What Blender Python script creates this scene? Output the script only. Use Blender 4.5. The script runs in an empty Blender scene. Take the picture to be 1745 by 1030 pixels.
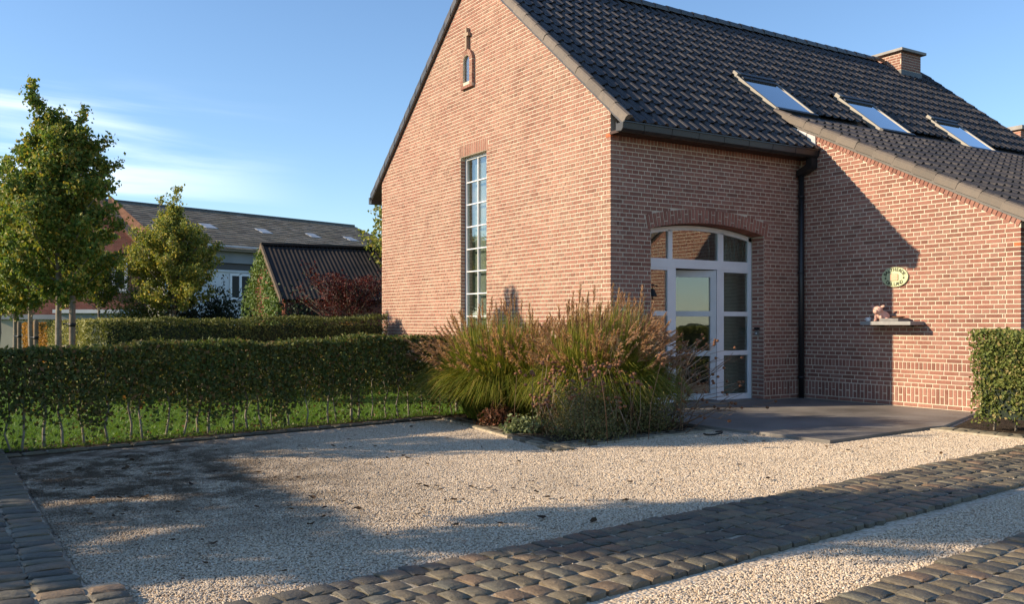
import bpy, bmesh, math, random
import numpy as np
from mathutils import Vector, Matrix, Euler

sc = bpy.context.scene
C = sc.collection
rng = np.random.default_rng(7)
random.seed(7)
R = math.radians

# ------------------------------------------------------------------ camera
cam = bpy.data.cameras.new('camera')
camo = bpy.data.objects.new('camera', cam)
C.objects.link(camo)
camo.location = (9.93, -7.87, 1.21)
camo.rotation_euler = (R(90), 0, math.atan2(.845, .534))
cam.sensor_width = 36
cam.lens = 1571 / 1745 * 36
cam.shift_y = 37 / 1745
cam.clip_end = 3000
cam.clip_start = .05
sc.camera = camo

# ------------------------------------------------------------------ light
SUN_EL, SUN_AZ = R(23.0), math.atan2(-.395, -.919)      # azimuth clockwise from +Y
sun = bpy.data.lights.new('sun', 'SUN')
sun.energy = 5.0
sun.angle = R(.55)
sun.color = (1, .82, .59)
suno = bpy.data.objects.new('sun', sun)
C.objects.link(suno)
to_sun = Vector((math.sin(SUN_AZ) * math.cos(SUN_EL), math.cos(SUN_AZ) * math.cos(SUN_EL), math.sin(SUN_EL)))
suno.rotation_euler = to_sun.to_track_quat('Z', 'Y').to_euler()
suno.location = (-10, -20, 20)

world = bpy.data.worlds.new('World')
sc.world = world
world.use_nodes = True
wt = world.node_tree
wt.nodes.clear()
def wn(t, **kw):
    n = wt.nodes.new(t)
    for k, v in kw.items(): setattr(n, k, v)
    return n
wout = wn('ShaderNodeOutputWorld'); bg = wn('ShaderNodeBackground')
sky = wn('ShaderNodeTexSky', sky_type='NISHITA', sun_disc=False, sun_elevation=SUN_EL, sun_rotation=SUN_AZ % (2 * math.pi))
sky.air_density = 1.0; sky.dust_density = .2; sky.ozone_density = 4.0
tc = wn('ShaderNodeTexCoord'); sep = wn('ShaderNodeSeparateXYZ')
wt.links.new(tc.outputs['Generated'], sep.inputs[0])
def wm(op, a, b=None, c=None):
    n = wn('ShaderNodeMath', operation=op)
    for i, v in enumerate((a, b, c)):
        if v is None: continue
        if isinstance(v, (int, float)): n.inputs[i].default_value = v
        else: wt.links.new(v, n.inputs[i])
    return n.outputs[0]
az = wm('ARCTAN2', sep.outputs[0], sep.outputs[1])
el = wm('ARCSINE', sep.outputs[2])
comb = wn('ShaderNodeCombineXYZ')
wt.links.new(wm('MULTIPLY', az, 1.7), comb.inputs[0])
wt.links.new(wm('ADD', wm('MULTIPLY', el, 19.0), wm('MULTIPLY', az, .9)), comb.inputs[1])
no = wn('ShaderNodeTexNoise'); no.inputs['Scale'].default_value = 1.15; no.inputs['Detail'].default_value = 7; no.inputs['Roughness'].default_value = .5
no.inputs['Distortion'].default_value = .35
wt.links.new(comb.outputs[0], no.inputs['Vector'])
cr = wn('ShaderNodeMapRange'); cr.inputs[1].default_value = .43; cr.inputs[2].default_value = .66; cr.clamp = True; cr.interpolation_type = 'SMOOTHSTEP'
wt.links.new(no.outputs['Fac'], cr.inputs[0])
# cirrus lies low over the western quarter of the sky
m1 = wn('ShaderNodeMapRange', interpolation_type='SMOOTHSTEP'); m1.inputs[1].default_value = .07; m1.inputs[2].default_value = .13
wt.links.new(el, m1.inputs[0])
m2 = wn('ShaderNodeMapRange', interpolation_type='SMOOTHSTEP'); m2.inputs[1].default_value = .205; m2.inputs[2].default_value = .25; m2.inputs[3].default_value = 1; m2.inputs[4].default_value = 0
wt.links.new(el, m2.inputs[0])
m3 = wn('ShaderNodeMapRange', interpolation_type='SMOOTHSTEP'); m3.inputs[1].default_value = -1.20; m3.inputs[2].default_value = -1.50
wt.links.new(az, m3.inputs[0])
cov = wm('MULTIPLY', wm('MULTIPLY', wm('MULTIPLY', cr.outputs[0], m1.outputs[0]), m2.outputs[0]), wm('MULTIPLY', m3.outputs[0], .56))
mixc = wn('ShaderNodeMix', data_type='RGBA')
wt.links.new(cov, mixc.inputs[0])
wt.links.new(sky.outputs[0], mixc.inputs[6])
mixc.inputs[7].default_value = (8.6, 8.9, 9.6, 1)
wt.links.new(mixc.outputs[2], bg.inputs[0])
bg.inputs[1].default_value = .125
wt.links.new(bg.outputs[0], wout.inputs[0])

sc.view_settings.view_transform = 'Standard'
sc.view_settings.look = 'None'
sc.view_settings.gamma = 1
sc.view_settings.use_curve_mapping = False
sc.view_settings.exposure = .82
sc.render.engine = 'CYCLES'

# ------------------------------------------------------------------ materials
def new_mat(name):
    m = bpy.data.materials.new(name); m.use_nodes = True
    nt = m.node_tree; nt.nodes.clear()
    out = nt.nodes.new('ShaderNodeOutputMaterial')
    return m, nt, out
class NT:
    def __init__(s, nt): s.t = nt
    def n(s, typ, ins=None, **kw):
        o = s.t.nodes.new(typ)
        for k, v in kw.items(): setattr(o, k, v)
        for k, v in (ins or {}).items(): s.set(o.inputs[k], v)
        return o
    def set(s, inp, v):
        if isinstance(v, bpy.types.NodeSocket): s.t.links.new(v, inp)
        elif isinstance(v, tuple) and len(v) == 3 and inp.type == 'RGBA': inp.default_value = (*v, 1)
        else: inp.default_value = v
    def math(s, op, a, b=0.0, c=0.0, clamp=False):
        o = s.n('ShaderNodeMath', operation=op, use_clamp=clamp)
        s.set(o.inputs[0], a); s.set(o.inputs[1], b); s.set(o.inputs[2], c)
        return o.outputs[0]
    def mix(s, f, a, b, blend='MIX'):
        o = s.n('ShaderNodeMix', data_type='RGBA', blend_type=blend)
        s.set(o.inputs[0], f); s.set(o.inputs[6], a); s.set(o.inputs[7], b)
        return o.outputs[2]
    def ramp(s, f, stops, interp='LINEAR'):
        o = s.n('ShaderNodeValToRGB'); e = o.color_ramp.elements; o.color_ramp.interpolation = interp
        while len(e) < len(stops): e.new(.5)
        for el_, (p, c) in zip(e, stops): el_.position = p; el_.color = (*c, 1)
        s.set(o.inputs[0], f)
        return o.outputs[0]
    def pos(s): return s.n('ShaderNodeNewGeometry').outputs['Position']
    def noise(s, vec, scale, detail=4, rough=.55, dist=0):
        o = s.n('ShaderNodeTexNoise', {'Scale': scale, 'Detail': detail, 'Roughness': rough, 'Distortion': dist})
        s.set(o.inputs['Vector'], vec)
        return o.outputs['Fac']
    def rng(s, v, a, b, c=0.0, d=1.0):
        o = s.n('ShaderNodeMapRange', {1: a, 2: b, 3: c, 4: d}); s.set(o.inputs[0], v)
        return o.outputs[0]
    def rand(s):
        a = s.n('ShaderNodeObjectInfo').outputs['Random']; b = s.n('ShaderNodeNewGeometry').outputs['Random Per Island']
        return s.math('FRACT', s.math('ADD', a, b))
    def bump(s, h, strength, dist):
        return s.n('ShaderNodeBump', {'Height': h, 'Strength': strength, 'Distance': dist}).outputs[0]
    def bsdf(s, col, rough=.8, nrm=None, spec=.3, metal=0.0, **kw):
        o = s.n('ShaderNodeBsdfPrincipled', {'Base Color': col, 'Roughness': rough, 'Specular IOR Level': spec, 'Metallic': metal})
        if nrm is not None: s.set(o.inputs['Normal'], nrm)
        for k, v in kw.items(): s.set(o.inputs[k], v)
        return o.outputs[0]
    def out(s, o, sh): s.t.links.new(sh, o.inputs['Surface'])

def m_plain(name, col, rough=.7, var=.15, scale=8, bump=.15, bscale=60, bdist=.004, spec=.3, metal=0.0, obj_var=0.0):
    m, nt, o = new_mat(name); T = NT(nt)
    p = T.pos()
    n1 = T.noise(p, scale, 5)
    k = T.rng(n1, .3, .7, 1 - var, 1 + var)
    if obj_var: k = T.math('MULTIPLY', k, T.rng(T.rand(), 0, 1, 1 - obj_var, 1 + obj_var))
    c = T.mix(1.0, (*col, 1), k, 'MULTIPLY')
    # scalar into colour socket broadcasts
    nb = T.noise(p, bscale, 4)
    T.out(o, T.bsdf(c, T.rng(n1, .3, .7, rough - .06, rough + .06), T.bump(nb, bump, bdist), spec, metal))
    return m

def m_brick(name, bloom, stops):
    m, nt, o = new_mat(name); T = NT(nt)
    p = T.pos()
    r = T.rand()
    c = T.ramp(r, stops)
    n1 = T.noise(p, 45, 5, .65)
    c = T.mix(1.0, c, T.rng(n1, .25, .75, .74, 1.22), 'MULTIPLY')
    c = T.mix(1.0, c, T.rng(T.noise(p, .55, 5, .6), .3, .7, .82, 1.16), 'MULTIPLY')
    pa = T.noise(p, 1.3, 4, .6)
    n2 = T.noise(p, 14, 6, .7)
    f = T.math('MULTIPLY', T.rng(pa, .38, .68, .25, 1.0), T.rng(n2, .38, .66, 0, 1))
    f = T.math('MULTIPLY', f, bloom, clamp=True)
    c = T.mix(f, c, (.385, .265, .19, 1))
    nb = T.noise(p, 120, 4, .7)
    nb2 = T.noise(p, 26, 3, .6)
    T.out(o, T.bsdf(c, .88, T.bump(T.math('ADD', nb, nb2), .55, .004), .2))
    return m
BR = [(0, (.175, .078, .058)), (.15, (.228, .099, .073)), (.5, (.265, .118, .087)), (.8, (.30, .143, .107)), (.93, (.275, .14, .108)), (1, (.22, .11, .086))]
M = {}
M['brick'] = m_brick('red_brick', .30, BR)
M['brick_gable'] = m_brick('weathered_red_brick', .95, BR)
M['brick_arch'] = m_brick('arch_brick', .3, [(0, (.23, .095, .068)), (.5, (.29, .122, .087)), (1, (.34, .15, .108))])
M['brick_orange'] = m_plain('orange_brick', (.42, .12, .05), .85, .2, 20, .4, 120, .003)
M['mortar'] = m_plain('cream_mortar', (.53, .445, .345), .95, .16, 3.5, .5, 160, .004, .1)

def m_brick_tex(name, c1, c2, mortar, scale=1.0, swap=False):
    m, nt, o = new_mat(name); T = NT(nt)
    s = T.n('ShaderNodeSeparateXYZ'); T.set(s.inputs[0], T.pos())
    cb = T.n('ShaderNodeCombineXYZ')
    T.set(cb.inputs[0], T.math('ADD', s.outputs[0], s.outputs[1])); T.set(cb.inputs[1], s.outputs[2])
    b = T.n('ShaderNodeTexBrick', {'Color1': (*c1, 1), 'Color2': (*c2, 1), 'Mortar': (*mortar, 1), 'Scale': 1.0, 'Mortar Size': .006,
                                  'Brick Width': .22 * scale, 'Row Height': .061 * scale, 'Bias': 0.0})
    T.set(b.inputs['Vector'], cb.outputs[0])
    c = T.mix(1.0, b.outputs[0], T.rng(T.noise(T.pos(), 2.0, 5), .3, .7, .8, 1.2), 'MULTIPLY')
    T.out(o, T.bsdf(c, .9, T.bump(b.outputs['Fac'], -.4, .006), .2))
    return m
M['brick_tex'] = m_brick_tex('plain_brickwork', (.24, .09, .06), (.34, .14, .095), (.45, .37, .29))
M['brick_farm'] = m_brick_tex('farmhouse_brickwork', (.17, .05, .035), (.24, .075, .05), (.25, .17, .13))

def m_tile():
    m, nt, o = new_mat('dark_roof_tile'); T = NT(nt)
    p = T.pos(); r = T.rand()
    c = T.ramp(r, [(0, (.020, .019, .019)), (.5, (.033, .029, .028)), (1, (.052, .045, .040))])
    n = T.noise(p, 9, 5, .6)
    c = T.mix(T.rng(n, .5, .8, 0, .5), c, (.115, .096, .076, 1))
    nb = T.noise(p, 90, 4)
    T.out(o, T.bsdf(c, T.rng(n, .3, .7, .34, .48), T.bump(nb, .18, .003), .5))
    return m
M['tile'] = m_tile()
M['verge'] = m_plain('verge_tile_clay', (.115, .092, .072), .6, .2, 12, .2, 80, .003, .4, obj_var=.2)
M['zinc'] = m_plain('dark_zinc', (.016, .016, .017), .42, .25, 5, .1, 40, .003, .5)
M['lead'] = m_plain('pale_lead_flashing', (.42, .42, .42), .55, .25, 9, .3, 30, .006, .4)
M['white'] = m_plain('white_paint', (.68, .68, .69), .38, .05, 4, .05, 60, .001, .4)
M['door_grey'] = m_plain('pale_grey_paint', (.50, .52, .53), .4, .06, 4, .05, 60, .001, .4)
M['alu'] = m_plain('anodised_metal', (.20, .185, .16), .5, .1, 8, .05, 60, .001, .4, .2)
M['dark_metal'] = m_plain('dark_metal', (.018, .018, .02), .45, .2, 20, .1, 60, .002, .5)
M['plaster'] = m_plain('beige_plaster', (.36, .34, .27), .9, .05, 2, .1, 60, .002, .1)
M['interior_floor'] = m_plain('interior_floor', (.16, .14, .12), .4, .1, 2)
M['bluestone'] = m_plain('bluestone', (.165, .150, .132), .6, .42, 1.3, .25, 140, .002, .4)
M['cap'] = m_plain('concrete_cap', (.27, .255, .235), .85, .15, 6, .3, 80, .003)
M['shelf'] = m_plain('grey_stone', (.25, .245, .235), .6, .15, 14, .2, 90, .002)
M['slate_mid'] = m_plain('mid_grey_slate', (.17, .165, .16), .6, .2, 20, .2, 90, .002)
M['cross'] = m_plain('tan_stone', (.30, .22, .16), .85, .15, 14, .3, 90, .003)
M['slate_dark'] = m_plain('dark_slate', (.07, .07, .075), .6, .2, 20, .2, 90, .002)
M['dark_wood'] = m_plain('dark_stained_wood', (.045, .02, .013), .6, .2, 12, .3, 60, .003)
M['pane_backing'] = m_plain('grey_backing', (.30, .31, .28), .9, .12, 1.5, .1, 40, .002, .1)
M['soil'] = m_plain('soil', (.055, .042, .030), 1, .4, 5, 1, 30, .03, .05)
M['wood'] = m_plain('stake_wood', (.19, .15, .11), .9, .25, 12, .5, 60, .006, .1)
M['bark'] = m_plain('pale_bark', (.23, .20, .16), .9, .3, 16, .6, 50, .006, .1)
M['bark_dark'] = m_plain('dark_bark', (.12, .095, .07), .95, .3, 16, .6, 50, .006, .1)
M['ivory'] = m_plain('white_render', (.56, .57, .58), .9, .1, 1.2, .2, 50, .005, .1)
M['beige_wall'] = m_plain('beige_render', (.36, .33, .25), .9, .1, 1.2, .2, 50, .005, .1)
M['grey_wall'] = m_plain('grey_render', (.25, .26, .27), .9, .1, 1.2, .2, 50, .005, .1)
M['orange_tile'] = m_plain('orange_clay_tile', (.36, .185, .11), .85, .25, 4, .5, 20, .02, .1)
M['curtain'] = m_plain('pale_curtain', (.62, .60, .48), .9, .06, 3, .1, 40, .003, .1)
M['pig'] = m_plain('pale_pink_ceramic', (.62, .37, .29), .55, .12, 14, .15, 60, .002, .3)
M['cup'] = m_plain('white_ceramic', (.7, .68, .66), .35, .04, 10, .05, 60, .001, .4)
M['rust'] = m_plain('rusty_brown', (.17, .075, .036), .7, .3, 30, .3, 90, .002)
M['plaque'] = m_plain('pale_green_enamel', (.48, .51, .29), .4, .06, 12, .06, 60, .001, .4)
M['plaque_pink'] = m_plain('pale_pink_enamel', (.62, .36, .22), .45, .1, 20, .1, 60, .001, .4)
M['letters'] = m_plain('dark_green_lettering', (.05, .055, .03), .5, .1, 20, .1, 60, .001)
M['black_plastic'] = m_plain('black_plastic', (.012, .012, .012), .5, .1, 20, .1, 60, .001)

def m_glass(name, tint, ior=1.5, boost=1.0):
    m, nt, o = new_mat(name); T = NT(nt)
    ge = T.n('ShaderNodeNewGeometry'); dt = T.n('ShaderNodeVectorMath', operation='DOT_PRODUCT')
    nt.links.new(ge.outputs['Incoming'], dt.inputs[0]); nt.links.new(ge.outputs['Normal'], dt.inputs[1])
    f0 = ((ior - 1) / (ior + 1)) ** 2
    fr = T.math('ADD', f0, T.math('MULTIPLY', 1 - f0, T.math('POWER', T.math('SUBTRACT', 1.0, T.math('ABSOLUTE', dt.outputs['Value'])), 5.0)))
    wob = T.bump(T.noise(T.pos(), 2.2, 2), .05, .02)
    gl = T.n('ShaderNodeBsdfGlossy', {'Roughness': 0.0, 'Color': (.95, .97, .98, 1)}); T.set(gl.inputs['Normal'], wob)
    tr = T.n('ShaderNodeBsdfTransparent', {'Color': (*tint, 1)})
    ms = T.n('ShaderNodeMixShader'); T.set(ms.inputs[0], T.math('MULTIPLY', fr, boost, clamp=True))
    nt.links.new(tr.outputs[0], ms.inputs[1]); nt.links.new(gl.outputs[0], ms.inputs[2])
    T.out(o, ms.outputs[0])
    return m
M['glass'] = m_glass('window_glass', (.74, .78, .76), 1.5, 3.4)
M['glass_tall'] = m_glass('bright_window_glass', (.80, .84, .82), 1.5, 2.8)
M['glass_roof'] = m_glass('coated_roof_glass', (.25, .27, .30), 1.7, 2.6)
M['glass_dark'] = m_glass('dark_glass', (.25, .27, .27), 1.5, 1.5)

def m_leaf(name, stops, trans=.35, rough=.55, spec=.25, patch=None):
    m, nt, o = new_mat(name); T = NT(nt)
    r = T.rand()
    c = T.ramp(r, stops)
    if patch:
        n = T.noise(T.pos(), patch[0], 3)
        c = T.mix(T.rng(n, .45, .7, 0, patch[1]), c, (*patch[2], 1))
    pb = T.bsdf(c, rough, None, spec)
    tl = T.n('ShaderNodeBsdfTranslucent'); T.set(tl.inputs['Color'], T.mix(1.0, c, (1.25, 1.2, .7, 1), 'MULTIPLY'))
    ms = T.n('ShaderNodeMixShader', {0: trans}); nt.links.new(pb, ms.inputs[1]); nt.links.new(tl.outputs[0], ms.inputs[2])
    T.out(o, ms.outputs[0])
    return m
M['leaf_pear'] = m_leaf('pear_leaf', [(0, (0.068, 0.128, 0.027)), (.35, (0.121, 0.196, 0.041)), (.7, (0.189, 0.236, 0.046)), (.9, (0.297, 0.270, 0.054)), (1, (0.432, 0.311, 0.061))], .35, patch=(1.1, .35, (.15, .13, .02)))
M['leaf_yellow'] = m_leaf('turning_leaf', [(0, (0.102, 0.152, 0.035)), (.4, (0.196, 0.239, 0.052)), (.75, (0.304, 0.304, 0.061)), (1, (0.522, 0.406, 0.080))], .35)
M['leaf_horn'] = m_leaf('hornbeam_leaf', [(0, (0.043, 0.065, 0.018)), (.4, (0.075, 0.105, 0.025)), (.75, (0.115, 0.138, 0.033)), (.93, (0.175, 0.125, 0.044)), (1, (0.200, 0.100, 0.044))], .3, patch=(1.6, .35, (.09, .06, .025)))
M['leaf_box'] = m_leaf('clipped_leaf', [(0, (0.060, 0.078, 0.022)), (.5, (0.102, 0.120, 0.034)), (1, (0.168, 0.180, 0.054))], .25)
M['leaf_box_lit'] = m_leaf('lit_clipped_leaf', [(0, (.15, .16, .045)), (.5, (.25, .25, .085)), (1, (.36, .34, .13))], .25)  # brighter copy of the clipped leaf, sunlight put into its colour
M['leaf_sunny'] = m_leaf('sunny_hedge_leaf', [(0, (0.080, 0.112, 0.026)), (.45, (0.136, 0.168, 0.038)), (.8, (0.208, 0.216, 0.058)), (1, (0.320, 0.240, 0.096))], .28)
M['leaf_orange'] = m_leaf('orange_beech_leaf', [(0, (.13, .09, .02)), (.5, (.30, .15, .03)), (1, (.40, .20, .04))], .35)
M['leaf_dark'] = m_leaf('dark_evergreen_leaf', [(0, (.010, .020, .011)), (.6, (.018, .034, .018)), (1, (.035, .055, .026))], .15)
M['leaf_red'] = m_leaf('dark_red_leaf', [(0, (.030, .006, .007)), (.5, (.065, .010, .010)), (1, (.13, .022, .015))], .3)
M['leaf_ivy'] = m_leaf('ivy_leaf', [(0, (.05, .09, .022)), (.5, (.09, .15, .035)), (1, (.15, .21, .05))], .25)
M['leaf_rust'] = m_leaf('rusty_ground_leaf', [(0, (.06, .05, .02)), (.5, (.13, .055, .03)), (1, (.2, .08, .045))], .25)
M['leaf_pale'] = m_leaf('pale_green_rosette', [(0, (.11, .14, .06)), (1, (.24, .27, .13))], .25)
M['leaf_heath'] = m_leaf('grey_green_twig_leaf', [(0, (.075, .08, .03)), (.5, (.15, .15, .055)), (.85, (.21, .19, .08)), (1, (.26, .16, .08))], .25)
M['blade'] = m_leaf('grass_blade', [(0, (.085, .125, .016)), (.45, (.17, .20, .026)), (.8, (.27, .26, .04)), (1, (.42, .31, .09))], .4, .4, .3)
M['plume'] = m_leaf('reddish_plume', [(0, (.24, .125, .07)), (.5, (.38, .22, .135)), (1, (.52, .36, .24))], .45, .8, .05)
M['plume_pale'] = m_leaf('pale_plume', [(0, (.48, .36, .22)), (1, (.6, .46, .28))], .4, .8, .05)
M['dead'] = m_leaf('dead_stem', [(0, (.13, .075, .05)), (.6, (.26, .17, .11)), (1, (.42, .34, .25))], .1, .8, .1)
M['lawn_blade'] = m_leaf('lawn_grass', [(0, (.06, .12, .012)), (.6, (.10, .19, .02)), (1, (.15, .23, .035))], .35, .5)
M['fallen'] = m_leaf('dry_fallen_leaf', [(0, (.03, .02, .014)), (.6, (.06, .038, .022)), (1, (.12, .065, .03))], .1, .8, .1)

def m_gravel(name, per_stone):
    m, nt, o = new_mat(name); T = NT(nt)
    p = T.pos()
    stops = [(0, (.27, .205, .145)), (.15, (.43, .34, .24)), (.5, (.56, .455, .335)), (.8, (.65, .55, .42)), (.93, (.42, .30, .20)), (1, (.72, .64, .52))]
    if per_stone:
        r = T.rand(); c = T.ramp(r, stops)
        nrm = None
    else:
        v = T.n('ShaderNodeTexVoronoi', {'Scale': 55.0}); T.set(v.inputs['Vector'], p)
        s = T.n('ShaderNodeSeparateColor'); T.set(s.inputs[0], v.outputs['Color'])
        c = T.ramp(s.outputs[0], stops)
        nrm = T.bump(T.math('SUBTRACT', 1.0, v.outputs['Distance']), .8, .01)
    d = T.noise(p, .9, 5, .6)
    c = T.mix(T.rng(d, .48, .75, 0, .38), c, (.30, .24, .18, 1))
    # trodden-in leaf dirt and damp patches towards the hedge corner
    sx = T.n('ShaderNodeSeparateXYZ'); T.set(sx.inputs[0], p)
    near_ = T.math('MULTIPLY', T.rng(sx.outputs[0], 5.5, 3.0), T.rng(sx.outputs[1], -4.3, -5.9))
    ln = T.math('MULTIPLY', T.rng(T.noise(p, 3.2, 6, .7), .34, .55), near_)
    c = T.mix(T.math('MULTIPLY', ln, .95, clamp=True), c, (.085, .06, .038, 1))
    T.out(o, T.bsdf(c, .9, nrm, .2))
    return m
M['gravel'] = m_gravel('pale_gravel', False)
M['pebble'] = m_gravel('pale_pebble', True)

def m_cobble():
    m, nt, o = new_mat('blue_grey_cobble'); T = NT(nt)
    p = T.pos(); r = T.rand()
    c = T.ramp(r, [(0, (.064, .056, .043)), (.3, (.098, .086, .062)), (.55, (.138, .112, .070)), (.72, (.100, .096, .074)), (.88, (.165, .122, .074)), (1, (.15, .098, .062))])
    n = T.noise(p, 18, 6, .65)
    c = T.mix(1.0, c, T.rng(n, .3, .7, .7, 1.3), 'MULTIPLY')
    c = T.mix(T.rng(T.noise(p, 55, 3), .58, .72, 0, .3), c, (.22, .20, .17, 1))
    T.out(o, T.bsdf(c, T.rng(n, .3, .7, .42, .66), T.bump(T.math('ADD', T.noise(p, 60, 5, .65), T.noise(p, 22, 4, .6)), .8, .008), .35))
    return m
M['cobble'] = m_cobble()
M['edging'] = m_plain('pale_edging_stone', (.15, .13, .092), .85, .3, 9, .4, 60, .005, .2, obj_var=.3)
M['joint'] = m_plain('sandy_joint', (.36, .31, .235), 1, .3, 18, .9, 120, .006, .05)

def m_sheet(name, c1, c2, scale, bump):
    m, nt, o = new_mat(name); T = NT(nt)
    p = T.pos(); n = T.noise(p, scale, 6, .65)
    c = T.mix(T.rng(n, .35, .65, 0, 1), (*c1, 1), (*c2, 1))
    T.out(o, T.bsdf(c, .95, T.bump(T.noise(p, 25, 5, .7), bump, .03), .1))
    return m
M['lawn'] = m_sheet('lawn', (.05, .10, .014), (.08, .15, .02), 3, .8)
M['field'] = m_sheet('field', (.06, .075, .025), (.085, .08, .04), .2, .5)

def m_barn():
    m, nt, o = new_mat('mossy_slate_roof'); T = NT(nt)
    p = T.pos(); r = T.rand()
    c = T.ramp(r, [(0, (.12, .10, .078)), (.5, (.18, .152, .118)), (1, (.25, .21, .165))])
    c = T.mix(T.rng(T.noise(p, .8, 5), .42, .7, 0, .6), c, (.20, .165, .11, 1))
    T.out(o, T.bsdf(c, .9, T.bump(T.noise(p, 15, 4), .3, .02), .15))
    return m
M['barn_slate'] = m_barn()
M['corrug'] = m_plain('dark_corrugated_sheet', (.021, .016, .013), .75, .5, 1.2, .3, 20, .01, .3)
M['clear_sheet'] = m_plain('pale_roof_light', (.34, .36, .38), .4, .1, 4)
# ------------------------------------------------------------------ object helpers
def tag(o, label=None, cat=None, group=None, kind=None):
    if label: o['label'] = label
    if cat: o['category'] = cat
    if group: o['group'] = group
    if kind: o['kind'] = kind
    return o
def link(o, parent=None):
    C.objects.link(o)
    if parent is not None:
        o.parent = parent
        if parent.type == 'EMPTY':
            o.matrix_parent_inverse = Matrix.LocRotScale(parent.location, parent.rotation_euler, parent.scale).inverted()
    return o
def thing(name, label, cat, loc, group=None, rz=0):
    o = bpy.data.objects.new(name, None); o.location = loc; o.rotation_euler = (0, 0, rz)
    o.empty_display_size = .2
    C.objects.link(o)
    return tag(o, label, cat, group)
def copy_tree(o, parent=None):
    c = o.copy(); C.objects.link(c)
    if parent is not None: c.parent = parent
    for ch in list(o.children): copy_tree(ch, c)
    return c
def np_mesh(name, V, Fq, mats, midx=None, smooth=False):
    """V (n,3), Fq (m,k) one face size"""
    V = np.asarray(V, dtype=np.float32); Fq = np.asarray(Fq, dtype=np.int32)
    me = bpy.data.meshes.new(name)
    me.vertices.add(len(V)); me.vertices.foreach_set('co', V.ravel())
    k = Fq.shape[1]
    me.loops.add(Fq.size); me.loops.foreach_set('vertex_index', Fq.ravel())
    me.polygons.add(len(Fq)); me.polygons.foreach_set('loop_start', np.arange(0, Fq.size, k, dtype=np.int32))
    me.polygons.foreach_set('loop_total', np.full(len(Fq), k, dtype=np.int32))
    for m in (mats if isinstance(mats, (list, tuple)) else [mats]): me.materials.append(m)
    if midx is not None: me.polygons.foreach_set('material_index', np.asarray(midx, dtype=np.int32))
    me.polygons.foreach_set('use_smooth', np.full(len(Fq), smooth))
    me.update(calc_edges=True); me.validate()
    return me
class MB:
    def __init__(s): s.v = []; s.f = []; s.sm = []
    def add(s, vs, fs, smooth=False):
        b = len(s.v); s.v += [tuple(v) for v in vs]; s.f += [tuple(i + b for i in f) for f in fs]; s.sm += [smooth] * len(fs)
        return s
    def box(s, x0, x1, y0, y1, z0, z1):
        return s.add([(x0, y0, z0), (x1, y0, z0), (x1, y1, z0), (x0, y1, z0), (x0, y0, z1), (x1, y0, z1), (x1, y1, z1), (x0, y1, z1)],
                     [(0, 3, 2, 1), (4, 5, 6, 7), (0, 1, 5, 4), (1, 2, 6, 5), (2, 3, 7, 6), (3, 0, 4, 7)])
    def obox(s, o, a, b, c):
        """corner o and three edge vectors (a, b, c right-handed)"""
        o, a, b, c = Vector(o), Vector(a), Vector(b), Vector(c)
        return s.add([o, o + a, o + a + b, o + b, o + c, o + a + c, o + a + b + c, o + b + c],
                     [(0, 3, 2, 1), (4, 5, 6, 7), (0, 1, 5, 4), (1, 2, 6, 5), (2, 3, 7, 6), (3, 0, 4, 7)])
    def prism(s, poly, f0, f1):
        """poly of 2-D points, f0/f1 map a point to 3-D on the two faces"""
        n = len(poly); A = [f0(*p) for p in poly]; B = [f1(*p) for p in poly]
        return s.add(A + B, [tuple(range(n))[::-1], tuple(range(n, 2 * n))] + [(i, (i + 1) % n, n + (i + 1) % n, n + i) for i in range(n)])
    def tube(s, pts, rad, n=8, cap=True, smooth=True):
        pts = [Vector(p) for p in pts]
        if not isinstance(rad, (list, tuple)): rad = [rad] * len(pts)
        vs = []; up = Vector((0, 0, 1)); x = None
        for i, p in enumerate(pts):
            t = (pts[min(i + 1, len(pts) - 1)] - pts[max(i - 1, 0)])
            t = t.normalized() if t.length > 1e-9 else up
            if x is None:
                x = t.orthogonal().normalized()
            else:
                x = (x - t * x.dot(t)); x = x.normalized() if x.length > 1e-6 else t.orthogonal().normalized()
            y = t.cross(x)
            for k in range(n):
                a = 2 * math.pi * k / n
                vs.append(p + (x * math.cos(a) + y * math.sin(a)) * rad[i])
        fs = [(i * n + k, i * n + (k + 1) % n, (i + 1) * n + (k + 1) % n, (i + 1) * n + k) for i in range(len(pts) - 1) for k in range(n)]
        s.add(vs, fs, smooth)
        if cap:
            b = len(s.v) - len(vs)
            s.f += [tuple(b + k for k in range(n))[::-1], tuple(b + (len(pts) - 1) * n + k for k in range(n))]; s.sm += [False, False]
        return s
    def mesh(s, name, mat):
        me = bpy.data.meshes.new(name); me.from_pydata(s.v, [], s.f)
        me.materials.append(mat) if mat else None
        me.polygons.foreach_set('use_smooth', s.sm)
        me.update(); return me
    def build(s, name, mat, parent=None, bevel=0):
        o = bpy.data.objects.new(name, s.mesh(name, mat)); link(o, parent)
        if bevel:
            md = o.modifiers.new('bevel', 'BEVEL'); md.width = bevel; md.segments = 2; md.limit_method = 'ANGLE'
        return o
def mesh_obj(name, me, parent=None):
    return link(bpy.data.objects.new(name, me), parent)

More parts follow.
